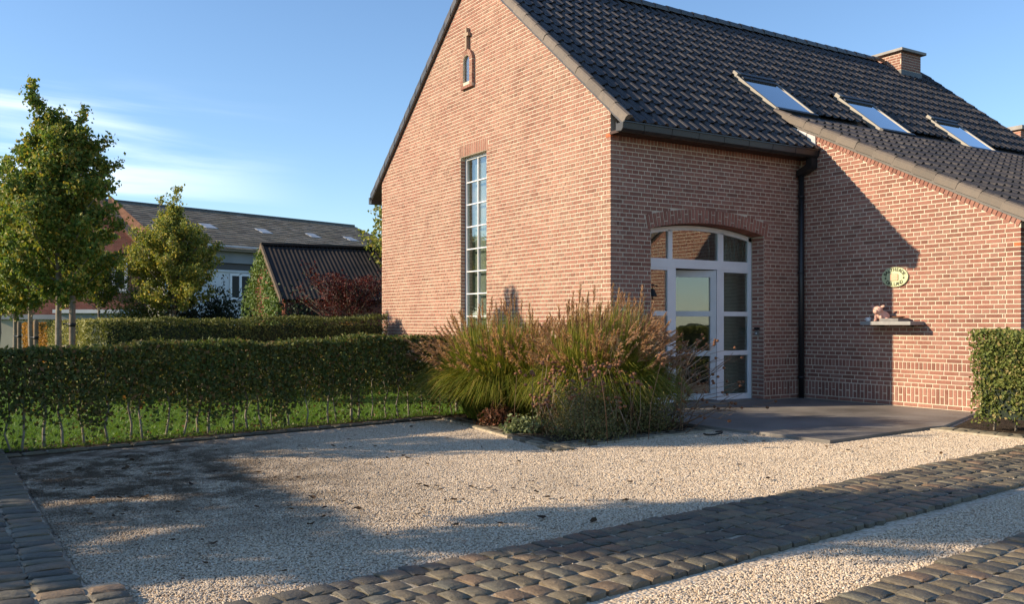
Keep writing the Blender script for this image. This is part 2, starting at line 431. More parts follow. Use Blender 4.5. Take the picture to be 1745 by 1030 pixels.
# ---- leaves
def leaf_mesh(name, P, size, mat, up=.4, out=None, aspect=.62, seed=0):
    r = np.random.default_rng(seed); n = len(P); P = np.asarray(P, float)
    N = r.normal(size=(n, 3)); N[:, 2] = N[:, 2] * .7 + up * .55
    if out is not None: N += out
    N /= np.linalg.norm(N, axis=1)[:, None] + 1e-9
    D = r.normal(size=(n, 3)); D -= N * (D * N).sum(1)[:, None]; D /= np.linalg.norm(D, axis=1)[:, None] + 1e-9
    S = np.cross(N, D)
    L = (size * r.uniform(.65, 1.3, n))[:, None]; Wd = L * aspect * .5
    a = P - D * L * .5; b = P + S * Wd + N * L * .10 - D * L * .05; c = P + D * L * .5 - N * L * .06; d = P - S * Wd + N * L * .10 - D * L * .05
    V = np.stack([a, b, c, d], 1).reshape(-1, 3)
    Fq = np.arange(n * 4).reshape(-1, 4)
    T3 = np.concatenate([Fq[:, [0, 1, 2]], Fq[:, [0, 2, 3]]], 0)
    return np_mesh(name, V, T3, mat)

# ---- strips (grass blades): paths (n,k,3), width (n,k), side vectors (n,3)
def strip_mesh(name, P, W_, S, mat):
    n, k, _ = P.shape
    A = P - S[:, None, :] * W_[:, :, None] * .5; B = P + S[:, None, :] * W_[:, :, None] * .5
    V = np.stack([A, B], 2).reshape(-1, 3)
    base = (np.arange(n) * k * 2)[:, None]; j = (np.arange(k - 1) * 2)[None, :]
    q = np.stack([base + j, base + j + 1, base + j + 3, base + j + 2], -1).reshape(-1, 4)
    return np_mesh(name, V, q, mat, smooth=True)
# ================================================================== GROUND
def sheet(name, poly, z, mat, kind='structure', parent=None):
    me = bpy.data.meshes.new(name); me.from_pydata([(x, y, z) for x, y in poly], [], [tuple(range(len(poly)))]); me.materials.append(mat); me.update()
    o = mesh_obj(name, me, parent); tag(o, kind=kind) if kind else None
    return o
def kerbless_bed(name, poly, z0, z1, mat):
    m = MB().prism(poly, lambda x, y: (x, y, z0), lambda x, y: (x, y, z1))
    return tag(m.build(name, mat), kind='structure')
def strip_out(v): return 5.905 - .1241 * (v + 6.207)       # far edge of the cobbled wheel track
def strip_in(v): return 6.66 - .1241 * (v + 5.465)
def strip2(v): return 7.28 - .1241 * (v + 4.46)
def hedge_line(v): return .41 - .197 * (v + 7.33)          # gravel side of the front hedge

sheet('ground', [(-700, -700), (700, -700), (700, 700), (-700, 700)], -.035, M['field'])
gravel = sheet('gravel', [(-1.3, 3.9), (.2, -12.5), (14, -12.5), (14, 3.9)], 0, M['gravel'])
lawn = sheet('lawn', [(hedge_line(-11) - .12, -11), (hedge_line(-.1) - .12, -.1), (-7.6, -.1), (-7.7, 9), (-40, 9), (-40, -11)], .012, M['lawn'])
soil_bed = kerbless_bed('planting_bed', [(-.9, -.02), (-.45, -2.38), (2.58, -2.74), (2.32, -.5), (.02, -.5), (.02, -.02)], -.03, .03, M['soil'])
kerbless_bed('hedge_bed', [(hedge_line(-10.5) - .01, -10.5), (hedge_line(-2.3) - .01, -2.3), (hedge_line(-2.3) - .5, -2.3), (hedge_line(-10.5) - .5, -10.5)], -.03, .02, M['soil'])
kerbless_bed('soil_strip', [(3.1, 3.5), (3.72, 1.96), (9, 1.96), (9, 5.5), (3.6, 5.5), (3.52, 3.83), (3.1, 3.83)], -.03, .015, M['soil'])
terrace = tag(MB().prism([(.02, -.42), (3.80, -.21), (3.6, 1.75), (3.62, 2.0), (3.05, 3.49), (3.04, 3.835), (.012, 3.835)], lambda x, y: (x, y, -.03), lambda x, y: (x, y, .035)).build('terrace', M['bluestone'], bevel=.006), kind='structure')

# ---- cobbles: eight shared domed stones
def cobble_mesh(i, L, Wd, H):
    r = np.random.default_rng(100 + i); n = 5
    V = []
    gx = [-.5, -.43, 0, .43, .5]
    tilt = r.normal(0, .016, 2)
    for a in range(n):
        for b in range(n):
            x = gx[a]; y = gx[b]
            edge = a in (0, n - 1) or b in (0, n - 1)
            crn = .93 if (a in (0, n - 1) and b in (0, n - 1)) else 1
            z = H + (.003 if a == 2 and b == 2 else (.0018 if a == 2 or b == 2 else 0)) - (.0065 if edge else 0) - (.005 if (a in (0, n - 1) and b in (0, n - 1)) else 0) + x * L * tilt[0] + y * Wd * tilt[1] + r.normal() * .0011
            V.append((x * L * crn + r.normal() * .004, y * Wd * crn + r.normal() * .004, z))
    ring = [(a, 0) for a in range(n)] + [(n - 1, b) for b in range(1, n)] + [(a, n - 1) for a in range(n - 2, -1, -1)] + [(0, b) for b in range(n - 2, 0, -1)]
    fs = [(a * n + b, (a + 1) * n + b, (a + 1) * n + b + 1, a * n + b + 1) for a in range(n - 1) for b in range(n - 1)]
    base = len(V)
    for a, b in ring:
        x, y, z = V[a * n + b]; V.append((x * 1.01, y * 1.01, -.03))
    m = len(ring)
    for i2 in range(m):
        p, q = ring[i2], ring[(i2 + 1) % m]
        fs.append((base + i2, base + (i2 + 1) % m, q[0] * n + q[1], p[0] * n + p[1]))
    me = bpy.data.meshes.new('cobble'); me.from_pydata(V, [], fs); me.materials.append(M['cobble'])
    me.polygons.foreach_set('use_smooth', [0 < a < n - 2 and 0 < b < n - 2 for a in range(n - 1) for b in range(n - 1)] + [False] * m); me.update()
    return me
COB = [cobble_mesh(i, .115 + .003 * (i % 3), .140 + .003 * (i % 2), .050 + .0018 * (i % 4)) for i in range(8)]
def stones(parent, name, p0, p1, rows, rowgap, pitch, side, meshes, z=0.0, wid=1.0, jit=.005):
    """rows of stones from p0 to p1, row 0 along the line and the others towards `side`; past 290 the farthest are joined"""
    p0, p1 = Vector((*p0, 0)), Vector((*p1, 0)); d = (p1 - p0); L = d.length; d.normalize()
    n_ = Vector((-d.y, d.x, 0)) * side; ang = math.atan2(d.y, d.x); S = []
    for r_ in range(rows):
        x = random.uniform(-.4, .4) * pitch
        while x < L:
            l = pitch * random.uniform(.84, 1.18)
            p = p0 + d * (x + l / 2) + n_ * (rowgap * (r_ + .5) + random.uniform(-jit, jit))
            S.append(((p.x, p.y, z + random.uniform(-.003, .003)), (random.uniform(-.02, .02), random.uniform(-.02, .02), ang + random.uniform(-.05, .05) + random.choice((0, math.pi))),
                      (l / pitch * .985, wid * random.uniform(.95, 1.03), 1), random.choice(meshes)))
            x += l
    S.sort(key=lambda q: (q[0][0] - 9.93) ** 2 + (q[0][1] + 7.87) ** 2)
    vis = [q for q in S if (Vector((*q[0][:2], 0)) - Vector((9.93, -7.87, 0))).dot(Vector((-.845, .534, 0))) > 3.75]
    hid = [q for q in S if q not in vis]
    rest = vis[290:] + hid
    for loc, rot, scl, me in vis[:290]:
        o = bpy.data.objects.new(name, me); link(o, parent); o.location = loc; o.rotation_euler = rot; o.scale = scl
    if rest:
        bm = bmesh.new()
        for loc, rot, scl, me in rest:
            k = len(bm.verts); bm.from_mesh(me); bm.verts.ensure_lookup_table()
            bmesh.ops.transform(bm, matrix=Matrix.LocRotScale(loc, Euler(rot), scl), verts=bm.verts[k:])
        me = bpy.data.meshes.new(name + 's'); bm.to_mesh(me); bm.free(); me.materials.append(meshes[0].materials[0])
        tag(link(bpy.data.objects.new(name + 's', me), parent), kind='stuff')
def track(name, edge, v0, v1, rows, rg, side=-1):
    w = rows * rg
    bed = MB().prism([(edge(v0) + .04, v0), (edge(v0) + w - .04, v0), (edge(v1) + w - .04, v1), (edge(v1) + .04, v1)], lambda x, y: (x, y, -.03), lambda x, y: (x, y, .0195)).build(name, M['joint'])
    tag(bed, kind='structure')
    stones(bed, 'cobblestone', (edge(v0), v0), (edge(v1), v1), rows, rg, .127, side, COB, -.023)
    return bed
track('cobbled_track', strip_out, -7.05, 1.72, 6, .153)
track('cobbled_track', strip2, -5.6, -2.1, 6, .153)
cr_ = tag(MB().box(.1, 5.4, -7.74, -7.29, -.03, .029).box(5.4, 6.1, -7.74, -7.14, -.03, .0292).build('cobbled_border', M['joint']), kind='structure')
stones(cr_, 'cobblestone', (.2, -7.29), (6.1, -7.29), 2, .2, .140, -1, COB, -.012, 1.36)
stones(cr_, 'cobblestone', (5.42, -7.29), (6.1, -7.29), 1, .16, .140, 1, COB, -.012, 1.08)
def edge_mesh(i, L, Wd, H):
    me = cobble_mesh(40 + i, L, Wd, H); me.materials.clear(); me.materials.append(M['edging']); return me
EDG = [edge_mesh(i, .15, .10, .030) for i in range(4)]
KRB = [edge_mesh(10 + i, .19, .10, .05) for i in range(4)]
for m_ in KRB: m_.materials.clear(); m_.materials.append(M['cobble'])
eb = kerbless_bed('bed_edging', [(-.36, -2.41), (2.70, -2.86), (2.40, -.47), (2.19, -.47), (2.47, -2.62), (-.33, -2.2)], -.03, .022, M['joint'])
stones(eb, 'edging_stone', (-.36, -2.41), (2.70, -2.86), 2, .11, .16, 1, EDG)
stones(eb, 'edging_stone', (2.70, -2.86), (2.40, -.5), 2, .11, .16, 1, EDG)
kb = kerbless_bed('hedge_edging', [(hedge_line(-8.2), -8.2), (hedge_line(-8.2) + .13, -8.2), (hedge_line(-2.45) + .13, -2.45), (hedge_line(-2.45), -2.45)], -.03, .012, M['soil'])
stones(kb, 'edging_stone', (hedge_line(-8.1) + .01, -8.1), (hedge_line(-2.45) + .01, -2.45), 1, .11, .2, -1, KRB, -.022, 1.05)
gb = kerbless_bed('garden_edging', [(3.64, 1.70), (7.5, 1.70), (7.5, 1.95), (3.64, 1.95)], -.03, .022, M['joint'])
stones(gb, 'edging_stone', (3.66, 1.71), (7.4, 1.71), 2, .12, .16, 1, EDG, .004, 1.1)

# ---- loose gravel and lawn grass (uncountable)
def gn_scatter(obj, dens, radius, mat, seed, flat=.62):
    g = bpy.data.node_groups.new('scatter', 'GeometryNodeTree')
    g.interface.new_socket('Geometry', in_out='INPUT', socket_type='NodeSocketGeometry')
    g.interface.new_socket('Geometry', in_out='OUTPUT', socket_type='NodeSocketGeometry')
    N = g.nodes; Lk = g.links
    i = N.new('NodeGroupInput'); o = N.new('NodeGroupOutput')
    d = N.new('GeometryNodeDistributePointsOnFaces'); d.inputs['Density'].default_value = dens; d.inputs['Seed'].default_value = seed
    ico = N.new('GeometryNodeMeshIcoSphere'); ico.inputs['Radius'].default_value = radius; ico.inputs['Subdivisions'].default_value = 1
    sm = N.new('GeometryNodeSetMaterial'); sm.inputs['Material'].default_value = mat
    ins = N.new('GeometryNodeInstanceOnPoints')
    rs = N.new('FunctionNodeRandomValue'); rs.data_type = 'FLOAT_VECTOR'
    rs.inputs[0].default_value = (.55, .55, .4); rs.inputs[1].default_value = (1.45, 1.2, flat * 1.5)
    rr = N.new('FunctionNodeRandomValue'); rr.data_type = 'FLOAT_VECTOR'
    rr.inputs[0].default_value = (-.5, -.5, 0); rr.inputs[1].default_value = (.5, .5, 6.28)
    Lk.new(i.outputs[0], d.inputs[0]); Lk.new(d.outputs[0], ins.inputs['Points'])
    Lk.new(ico.outputs[0], sm.inputs[0]); Lk.new(sm.outputs[0], ins.inputs['Instance'])
    Lk.new(rs.outputs[0], ins.inputs['Scale']); Lk.new(rr.outputs[0], ins.inputs['Rotation'])
    Lk.new(ins.outputs[0], o.inputs[0])
    md = obj.modifiers.new('scatter', 'NODES'); md.node_group = g
vs_ = [-7.1, -5, -3, -1, 1.66]
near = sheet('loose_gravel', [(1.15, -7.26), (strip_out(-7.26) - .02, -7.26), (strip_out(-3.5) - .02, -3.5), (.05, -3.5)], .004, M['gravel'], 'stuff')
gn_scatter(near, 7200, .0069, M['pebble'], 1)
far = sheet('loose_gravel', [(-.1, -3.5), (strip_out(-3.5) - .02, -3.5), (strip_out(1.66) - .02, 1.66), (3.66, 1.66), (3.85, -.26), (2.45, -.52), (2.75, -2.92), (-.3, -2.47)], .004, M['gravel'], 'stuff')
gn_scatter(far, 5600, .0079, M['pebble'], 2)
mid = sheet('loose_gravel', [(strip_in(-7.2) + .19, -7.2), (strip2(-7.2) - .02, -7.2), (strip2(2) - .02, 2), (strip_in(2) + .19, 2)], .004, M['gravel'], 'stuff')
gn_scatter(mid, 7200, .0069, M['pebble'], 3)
# a few pebbles kicked onto the cobbles
for nm, e in (('track', strip_out), ('track', strip2)):
    s_ = sheet('loose_gravel', [(e(-6.9) + .05, -6.9), (e(-6.9) + .86, -6.9), (e(1.6) + .86, 1.6), (e(1.6) + .05, 1.6)], .021, M['joint'], 'stuff')
    gn_scatter(s_, 60, .007, M['pebble'], 9)
    for n_ in s_.modifiers[0].node_group.nodes:
        pass
n_g = 26000
gv = rng.uniform(-9.5, -.3, n_g); gu = hedge_line(gv) - .15 - rng.uniform(0, 1, n_g) ** 1.6 * 6.2
hgt = rng.uniform(.02, .048, n_g); a_ = rng.uniform(0, 6.28, n_g)
P0 = np.stack([gu, gv, np.full(n_g, .012)], 1); ln = rng.normal(size=(n_g, 2)) * .03
P1 = P0 + np.stack([ln[:, 0], ln[:, 1], hgt], 1); S_ = np.stack([np.cos(a_), np.sin(a_), np.zeros(n_g)], 1)
tag(mesh_obj('lawn_grass', strip_mesh('lawn_grass', np.stack([P0, P1], 1), np.stack([np.full(n_g, .012), np.full(n_g, .003)], 1), S_, M['lawn_blade'])), kind='stuff')

# ================================================================== HOUSE
house = thing('brick_house', 'red brick house with dark tiled roof and arched glazed entrance', 'house', (0, 0, 0))
D_, W_G, E_ = 3.845, 7.54, 3.49
def z_main(u): return 4.16 - .83 * u
def z_low(u): return 4.33 - .505 * u
# ---- walls (mortar cores, a shade behind the brick faces)
CF = .006
ridge_u = -W_G / 2; ridge_z = z_main(ridge_u)
Wu0, Wu1, Wz0, Wz1 = -4.216, -3.33, .90, 4.12
gw = MB()
def gp(poly): gw.prism(poly, lambda u, z: (u, CF, z), lambda u, z: (u, .30, z))
zt = lambda u: (z_main(u) if u > ridge_u else z_main(2 * ridge_u - u)) - .03
gp([(-W_G, -.03), (Wu0, -.03), (Wu0, zt(Wu0)), (-W_G, zt(-W_G))])
gp([(Wu1, -.03), (0 - CF, -.03), (0 - CF, zt(0)), (Wu1, zt(Wu1))])
gp([(Wu0, -.03), (Wu1, -.03), (Wu1, Wz0), (Wu0, Wz0)])
gp([(Wu0, Wz1), (Wu1, Wz1), (Wu1, zt(Wu1)), (ridge_u, ridge_z - .03), (Wu0, zt(Wu0))])
gable = gw.build('gable_wall', M['mortar'], house)
V0, V1, ASP, ARI = .725, 3.0, 2.55, .125                      # arched opening
Rr = ((V1 - V0) ** 2 / 4 + ARI ** 2) / (2 * ARI); vc = (V0 + V1) / 2; zc = ASP + ARI - Rr
def arch_z(v, dr=0.0): return zc + math.sqrt((Rr + dr) ** 2 - (v - vc) ** 2)
ew = MB()
def ep(poly): ew.prism(poly, lambda v, z: (-CF, v, z), lambda v, z: (-.30, v, z))
ep([(.30, -.03), (V0, -.03), (V0, 4.1), (.30, 4.1)])
ep([(V1, -.03), (D_, -.03), (D_, 4.1), (V1, 4.1)])
for i in range(10):
    a = V0 + (V1 - V0) * i / 10; b = V0 + (V1 - V0) * (i + 1) / 10
    ep([(a, arch_z(a) + .02), (b, arch_z(b) + .02), (b, 4.1), (a, 4.1)])
entrance = ew.build('entrance_wall', M['mortar'], house)
aw = MB()
def ap(poly): aw.prism(poly, lambda u, z: (u, D_ + CF, z), lambda u, z: (u, D_ + .30, z))
ap([(-.8, 4.0), (-.30, 4.0), (-.30, z_low(-.30) - .03), (-.8, z_low(-.8) - .03)])
ap([(-.30, -.03), (E_ - CF, -.03), (E_ - CF, z_low(E_) - .03), (-.30, z_low(-.30) - .03)])
annex = aw.build('annex_wall', M['mortar'], house)
bw = MB()
bw.prism([(.31, -.03), (12.59, -.03), (12.59, 3.9), (.31, 3.9)], lambda v, z: (-W_G, v, z), lambda v, z: (-W_G + .3, v, z))
bw.prism([(-W_G, -.03), (E_, -.03), (E_, z_low(E_) - .03), (-.7, z_low(-.7) - .05), (ridge_u, ridge_z - .05), (-W_G, zt(-W_G))], lambda u, z: (u, 12.6, z), lambda u, z: (u, 12.9, z))
MB().prism([(D_ + .31, -.03), (12.6, -.03), (12.6, 2.35), (D_ + .31, 2.35)], lambda v, z: (E_ - CF, v, z), lambda v, z: (E_ - .3, v, z)).build('side_wall', M['brick_tex'], house)
bw.build('rear_wall', M['brick_tex'], house)
MB().box(-W_G + .3, -.3, .3, 12.6, -.02, .03).box(-.3, E_ - .3, D_ + .3, 12.6, -.02, .03).build('floor', M['interior_floor'], house)
iw = MB().box(-5.2, -.31, 3.25, 3.35, .03, 3.6).box(-5.3, -5.2, .31, 8.0, .03, 3.6).box(-5.2, -.31, .31, 8, 3.6, 3.66)
iw.build('interior_wall', M['plaster'], house)

# ---- bricks, one record each
REC = []     # centre, rotz, roll, L, h, depth(in), mat, wall
CO, BL, BH, JT = .061, .221, .1105, .0105
JW = .0135
def rec(c, rz, roll, L, h, dep, mat, wall): REC.append((Vector(c), rz, roll, L, h, dep, mat, wall))
def wall_pt(wall, s, z, out=0.0):
    if wall == 'gable': return (s, -out, z)
    if wall == 'entrance': return (out, s, z)
    return (s, D_ - out, z)
RZ = {'gable': 0.0, 'entrance': math.pi / 2, 'annex': 0.0}
def put(wall, s0, s1, z0, z1, mat, dep=.03, out=None):
    j = random.uniform(-.0016, .0016) if out is None else out
    L = s1 - s0 - JW; h = z1 - z0 - JW
    if L < .015 or h < .015: return
    rec(wall_pt(wall, (s0 + s1) / 2, (z0 + z1) / 2, j), RZ[wall], 0, L, h, dep + j, mat, wall)
def course(wall, k, z0, z1, spans, mat, origin=0.0):
    mod = BL if k % 2 == 0 else BH
    off = {0: 0.0, 1: BH / 2, 2: BL / 2, 3: BH / 2}[k % 4] + origin
    for a, b in spans:
        n0 = math.floor((a - off) / mod); x = off + n0 * mod
        while x < b - .012:
            s0, s1 = max(x, a), min(x + mod, b)
            if s1 - s0 > .03: put(wall, s0, s1, z0, z1, mat)
            x += mod
def minus(spans, h0, h1):
    o = []
    for a, b in spans:
        if h1 <= a or h0 >= b: o.append((a, b)); continue
        if h0 > a: o.append((a, h0))
        if h1 < b: o.append((h1, b))
    return o
def soldier(wall, s0, s1, z0, z1, mat, pattern=False, wid=.0635, out=None):
    n = max(1, round((s1 - s0) / wid)); w = (s1 - s0) / n
    for i in range(n):
        a, b = s0 + i * w, s0 + (i + 1) * w
        if pattern and i % 2:
            zm = z0 + (z1 - z0) * (.5 if i % 4 == 1 else .47)
            put(wall, a, b, z0, zm, mat, out=out); put(wall, a, b, zm, z1, mat, out=out)
        else: put(wall, a, b, z0, z1, mat, out=out)
def corner_dep(k): return .21 if k % 2 else .10
# gable
z = .0 - .001; k = 0
ZB = .67 - 11 * CO
z = ZB
while z < ridge_z - .1:
    zm = z + CO
    lo = max(-W_G, 2 * ridge_u - (4.16 - zm - .005) / .83); hi = min(0, (4.16 - zm - .005) / .83)
    if zm < zt(0): lo, hi = -W_G, 0.0
    if hi - lo > .1:
        sp = [(lo, hi)]
        if z < Wz1 - .01 and z > Wz0 - .03: sp = minus(sp, Wu0, Wu1)
        elif Wz1 - .01 <= z < Wz1 + .2: sp = minus(sp, Wu0 - .05, Wu1 + .05)
        if hi >= -.001 and z < 3.80:
            sp = minus(sp, -corner_dep(k + 1) , .01)
            d2 = corner_dep(k)
            put('gable', -corner_dep(k + 1), .003, z, z + CO, 'brick_gable', dep=d2, out=0)
        course('gable', k, z, z + CO, sp, 'brick_gable')
    z += CO; k += 1
soldier('gable', Wu0 - .05, Wu1 + .05, Wz1, Wz1 + 4 * CO - .03, 'brick_gable')
# window reveals: brick returns on both sides and a rowlock sill
for i in range(int((Wz1 - Wz0) / CO)):
    zz = Wz0 + i * CO
    for s_, rz_ in ((Wu0, math.pi / 2), (Wu1, -math.pi / 2)):
        rec((s_ - .002 * (1 if rz_ > 0 else -1) + .004 * (1 if rz_ > 0 else -1), .062, zz + CO / 2), rz_, 0, .11, CO - JW, .02, 'brick_gable', 'gable')
# entrance
def entr_bands(wall, a, b, mat):
    course(wall, 0, .035, .095, [(a, b)], mat, .05)
    soldier(wall, a, b, .095, .316, mat, True)
    for i in range(4): course(wall, i + 1, .316 + i * CO, .316 + (i + 1) * CO, [(a, b)], mat)
    soldier(wall, a, b, .56, .67, mat)
for a, b in ((.0, V0), (V1, D_ - .006)):
    entr_bands('entrance', a if a > 0 else .105, b, 'brick')
k = 0; z = .67
AR = .215
while z < 3.715:
    a0 = corner_dep(k + 11) + .0005
    sp = [(a0, D_ - .006)]
    zm = z + CO / 2
    if zm < ASP: sp = minus(sp, V0, V1)
    elif zm < arch_z(vc, AR):
        half = [v for v in np.linspace(V0 - .12, V1 + .12, 400) if arch_z(v, AR) > zm + .0]
        hw_ = max(half) - vc if half else 0
        hw_ = min(hw_, (zm - zc) * math.tan(math.asin((V1 - V0) / 2 / Rr) + .012)) + .004
        sp = minus(sp, vc - hw_, vc + hw_)
    course('entrance', k, z, z + CO, sp, 'brick')
    z += CO; k += 1
soldier('entrance', .02, D_ - .006, z, z + .11, 'brick', out=.002)
ZTOP = z + .11
# arch ring
n_a = 37; half_a = math.asin((V1 - V0) / 2 / Rr) + .012
for i in range(n_a):
    t = -half_a + 2 * half_a * (i + .5) / n_a
    w = 2 * half_a * Rr / n_a - JW
    segs = [(0.0, AR)] if i % 2 == 0 else ([(0, AR * .33), (AR * .33, AR)] if i % 4 == 1 else [(0, AR * .66), (AR * .66, AR)])
    for r0, r1 in segs:
        rm = Rr + (r0 + r1) / 2
        rec((.003, vc + rm * math.sin(t), zc + rm * math.cos(t)), math.pi / 2, t, w, (r1 - r0) - JW, .24 if r0 == 0 else .03, 'brick_arch', 'entrance')
# reveals of the entrance
zz = .04; i = 0
while zz < ASP - .04:
    rec((-.125, V1 - .004, zz + CO / 2), 0, 0, .235, CO - JW, .03, 'brick', 'entrance') if i % 2 == 0 else [rec((x_, V1 - .004, zz + CO / 2), 0, 0, .108, CO - JW, .03, 'brick', 'entrance') for x_ in (-.188, -.062)]
    rec((-.125, V0 + .004, zz + CO / 2), math.pi, 0, .235, CO - JW, .03, 'brick', 'entrance')
    zz += CO; i += 1
# annex front
entr_bands('annex', .008, E_ - .22, 'brick')
for i, zz in enumerate([.035] + [.316 + j * CO for j in range(4)]): put('annex', E_ - .22, E_ + .002, zz, zz + CO, 'brick', dep=.11, out=0)
soldier('annex', E_ - .22, E_, .095, .316, 'brick', True); soldier('annex', E_ - .22, E_, .56, .67, 'brick')
k = 0; z = .67
rk = .115                                                     # brick row laid along the rake
while z < 4.75:
    zm = z + CO
    hi = min(E_, (4.33 - rk - zm + .035) / .505); lo = .008
    if zm > 4.13: lo = max(-.75, (4.16 - z + .1) / .83 - .0) if z > 4.2 else .0
    if zm > 4.13: lo = (4.16 + .06 - z) / .83
    if hi - lo > .04:
        sp = [(lo, hi)]
        if hi >= E_ - .001:
            dl = corner_dep(k + 1); sp = minus(sp, E_ - dl, E_ + .01)
            put('annex', E_ - dl, E_ + .002, z, z + CO, 'brick_orange' if 2.17 < z < 2.24 else 'brick', dep=corner_dep(k), out=0)
        course('annex', k, z, z + CO, sp, 'brick', .04)
    z += CO; k += 1
th = math.atan(.505); n_r = 62
for i in range(n_r):
    s = (i + .5) / n_r; u = -.30 + (E_ + .30) * s
    rec((u, D_ - .006, z_low(u) - rk / 2 * math.cos(th) - .01), 0, th, (E_ + .3) / math.cos(th) / n_r - JW * .8, rk - JW, .04, 'brick', 'annex')
rec((-.052, -.003, 3.795), 0, 0, .108, .05, .10, 'brick_orange', 'gable')
# corbel of the eaves corner

CAMP = Vector((9.93, -7.87, 1.21))
def unit_brick(L, h, dep, mat):
    """face at y=0 looking to -y, body to +y, small worn arrises"""
    c = .0028; x, zz = L / 2, h / 2
    v = [(-x, dep, -zz), (x, dep, -zz), (x, dep, zz), (-x, dep, zz), (-x, c, -zz), (x, c, -zz), (x, c, zz), (-x, c, zz),
         (-x + c, 0, -zz + c), (x - c, 0, -zz + c), (x - c, 0, zz - c), (-x + c, 0, zz - c)]
    f = [(8, 9, 10, 11), (4, 5, 9, 8), (5, 6, 10, 9), (6, 7, 11, 10), (7, 4, 8, 11), (0, 1, 5, 4), (1, 2, 6, 5), (2, 3, 7, 6), (3, 0, 4, 7)]
    return v, f
FWD = Vector((-.845, .534, 0)).normalized(); RGT = Vector((.534, .845, 0)).normalized()
def px_size(r):
    c, rz, roll, L, h, dep, mat, wall = r
    d = c - CAMP; de = d.dot(FWD)
    if de < 1: return 0
    x = 872.5 + 1571 * d.dot(RGT) / de; y = 552 - 1571 * d.z / de
    if not (5 < x < 1740 and 5 < y < 1025): return 0
    if wall == 'gable' and c.z < 1.45: return 0
    if wall == 'annex' and c.z < 1.1 and c.x > 3.0: return 0
    if wall == 'entrance' and c.y < .72 and c.z < 1.4: return 0
    n = Vector((math.sin(rz), -math.cos(rz), 0))
    return L * h * abs(n.dot(d.normalized())) / de ** 2
order = sorted(range(len(REC)), key=lambda i: -px_size(REC[i]))
single = set(order[:300])
PAR = {'gable': gable, 'entrance': entrance, 'annex': annex}
cache = {}
MIDX = ['brick', 'brick_gable', 'brick_arch', 'brick_orange']
BV, BF, BM = [], [], []
nb_ = 0
for i, (c, rz, roll, L, h, dep, mat, wall) in enumerate(REC):
    if i in single:
        key = (round(L, 3), round(h, 3), round(dep, 2), mat)
        if key not in cache:
            v, f = unit_brick(*key); me = bpy.data.meshes.new('brick'); me.from_pydata(v, [], f); me.materials.append(M[mat]); me.update(); cache[key] = me
        o = bpy.data.objects.new('brick', cache[key]); link(o, PAR[wall]); o.location = c; o.rotation_euler = Euler((0, roll, rz))
    else:
        v, f = unit_brick(L, h, dep, mat)
        Mx = np.array(Euler((0, roll, rz)).to_matrix())
        BV.append(np.array(v) @ Mx.T + np.array(c)); BF.append(np.array(f) + nb_); BM += [MIDX.index(mat)] * 9; nb_ += 12
# chimneys: brick stacks join the same field of small bricks
def chimney_bricks(u0, u1, v0, v1, z0, z1):
    global nb_
    z = z0; k = 0
    while z < z1 - .03:
        for (s0, s1, rz, fx) in ((u0, u1, 0, lambda s: (s, v0)), (v0, v1, math.pi / 2, lambda s: (u1, s)), (u0, u1, math.pi, lambda s: (s, v1)), (v0, v1, -math.pi / 2, lambda s: (u0, s))):
            mod = BL if k % 2 == 0 else BH; x = s0 - (0 if k % 4 < 2 else mod / 2)
            while x < s1 - .01:
                a, b = max(x, s0), min(x + mod, s1); x += mod
                if b - a < .03: continue
                v, f = unit_brick(b - a - JW, CO - JW, .03, 'brick'); Mx = np.array(Euler((0, 0, rz)).to_matrix())
                p = fx((a + b) / 2)
                BV.append(np.array(v) @ Mx.T + np.array((p[0], p[1], z + CO / 2))); BF.append(np.array(f) + nb_); BM.extend([0] * 9); nb_ += 12
        z += CO; k += 1
chim = MB().box(-3.99 + CF, -3.3 - CF, 11.15 + CF, 11.9 - CF, 6.6, 7.53).build('chimney', M['mortar'], house)
chimney_bricks(-3.99, -3.3, 11.15, 11.9, 6.75, 7.52)
MB().box(-4.08, -3.21, 11.06, 11.99, 7.53, 7.595).build('chimney_cap', M['cap'], chim, .01)
MB().box(-4.01, -3.285, 11.13, 11.92, 6.9, 7.10).build('chimney_flashing', M['zinc'], chim)
bwk = mesh_obj('brickwork', np_mesh('brickwork', np.concatenate(BV), np.concatenate(BF), [M[m] for m in MIDX], BM), house)
tag(bwk, kind='stuff')
# ================================================================== ROOF
def roof_tile_mesh():
    w, l, t = .2, .405, .013
    prof = [(0, .004), (.016, .032), (.040, .044), (.066, .032), (.088, .007), (.135, 0), (.200, .006)]
    V, fs = [], []
    for y, dz in ((0, .030), (l, .0)):
        for x, zz in prof: V.append((x, y, zz + dz))
    n = len(prof)
    for x, zz in prof: V.append((x, .004, zz + .030 - t - (.016 if x < .07 and x > .01 else 0)))
    for i in range(n - 1):
        fs.append((i, i + 1, n + i + 1, n + i)); fs.append((2 * n + i, 2 * n + i + 1, i + 1, i))
    me = bpy.data.meshes.new('tile'); me.from_pydata(V, [], fs); me.materials.append(M['tile']); me.update()
    return me, np.array(V), fs
TILE, TV, TF = roof_tile_mesh()
def slope_frame(slope):
    th = math.atan(slope); c, s = math.cos(th), math.sin(th)
    X = Vector((0, 1, 0)); Y = Vector((-c, 0, s)); Z = Vector((s, 0, c))
    return Matrix((X, Y, Z)).transposed(), Y, Z, c
def roof_slab(name, slopef, u0, u1, v0, v1, thick, mat, parent):
    return MB().prism([(u0, slopef(u0)), (u1, slopef(u1)), (u1, slopef(u1) - thick), (u0, slopef(u0) - thick)], lambda u, z: (u, v0, z), lambda u, z: (u, v1, z)).build(name, mat, parent)
rm = MB()
rm.prism([(ridge_u, ridge_z), (.30, z_main(.30)), (.30, z_main(.30) - .04), (ridge_u, ridge_z - .04)], lambda u, z: (u, -.03, z), lambda u, z: (u, D_ - .002, z))
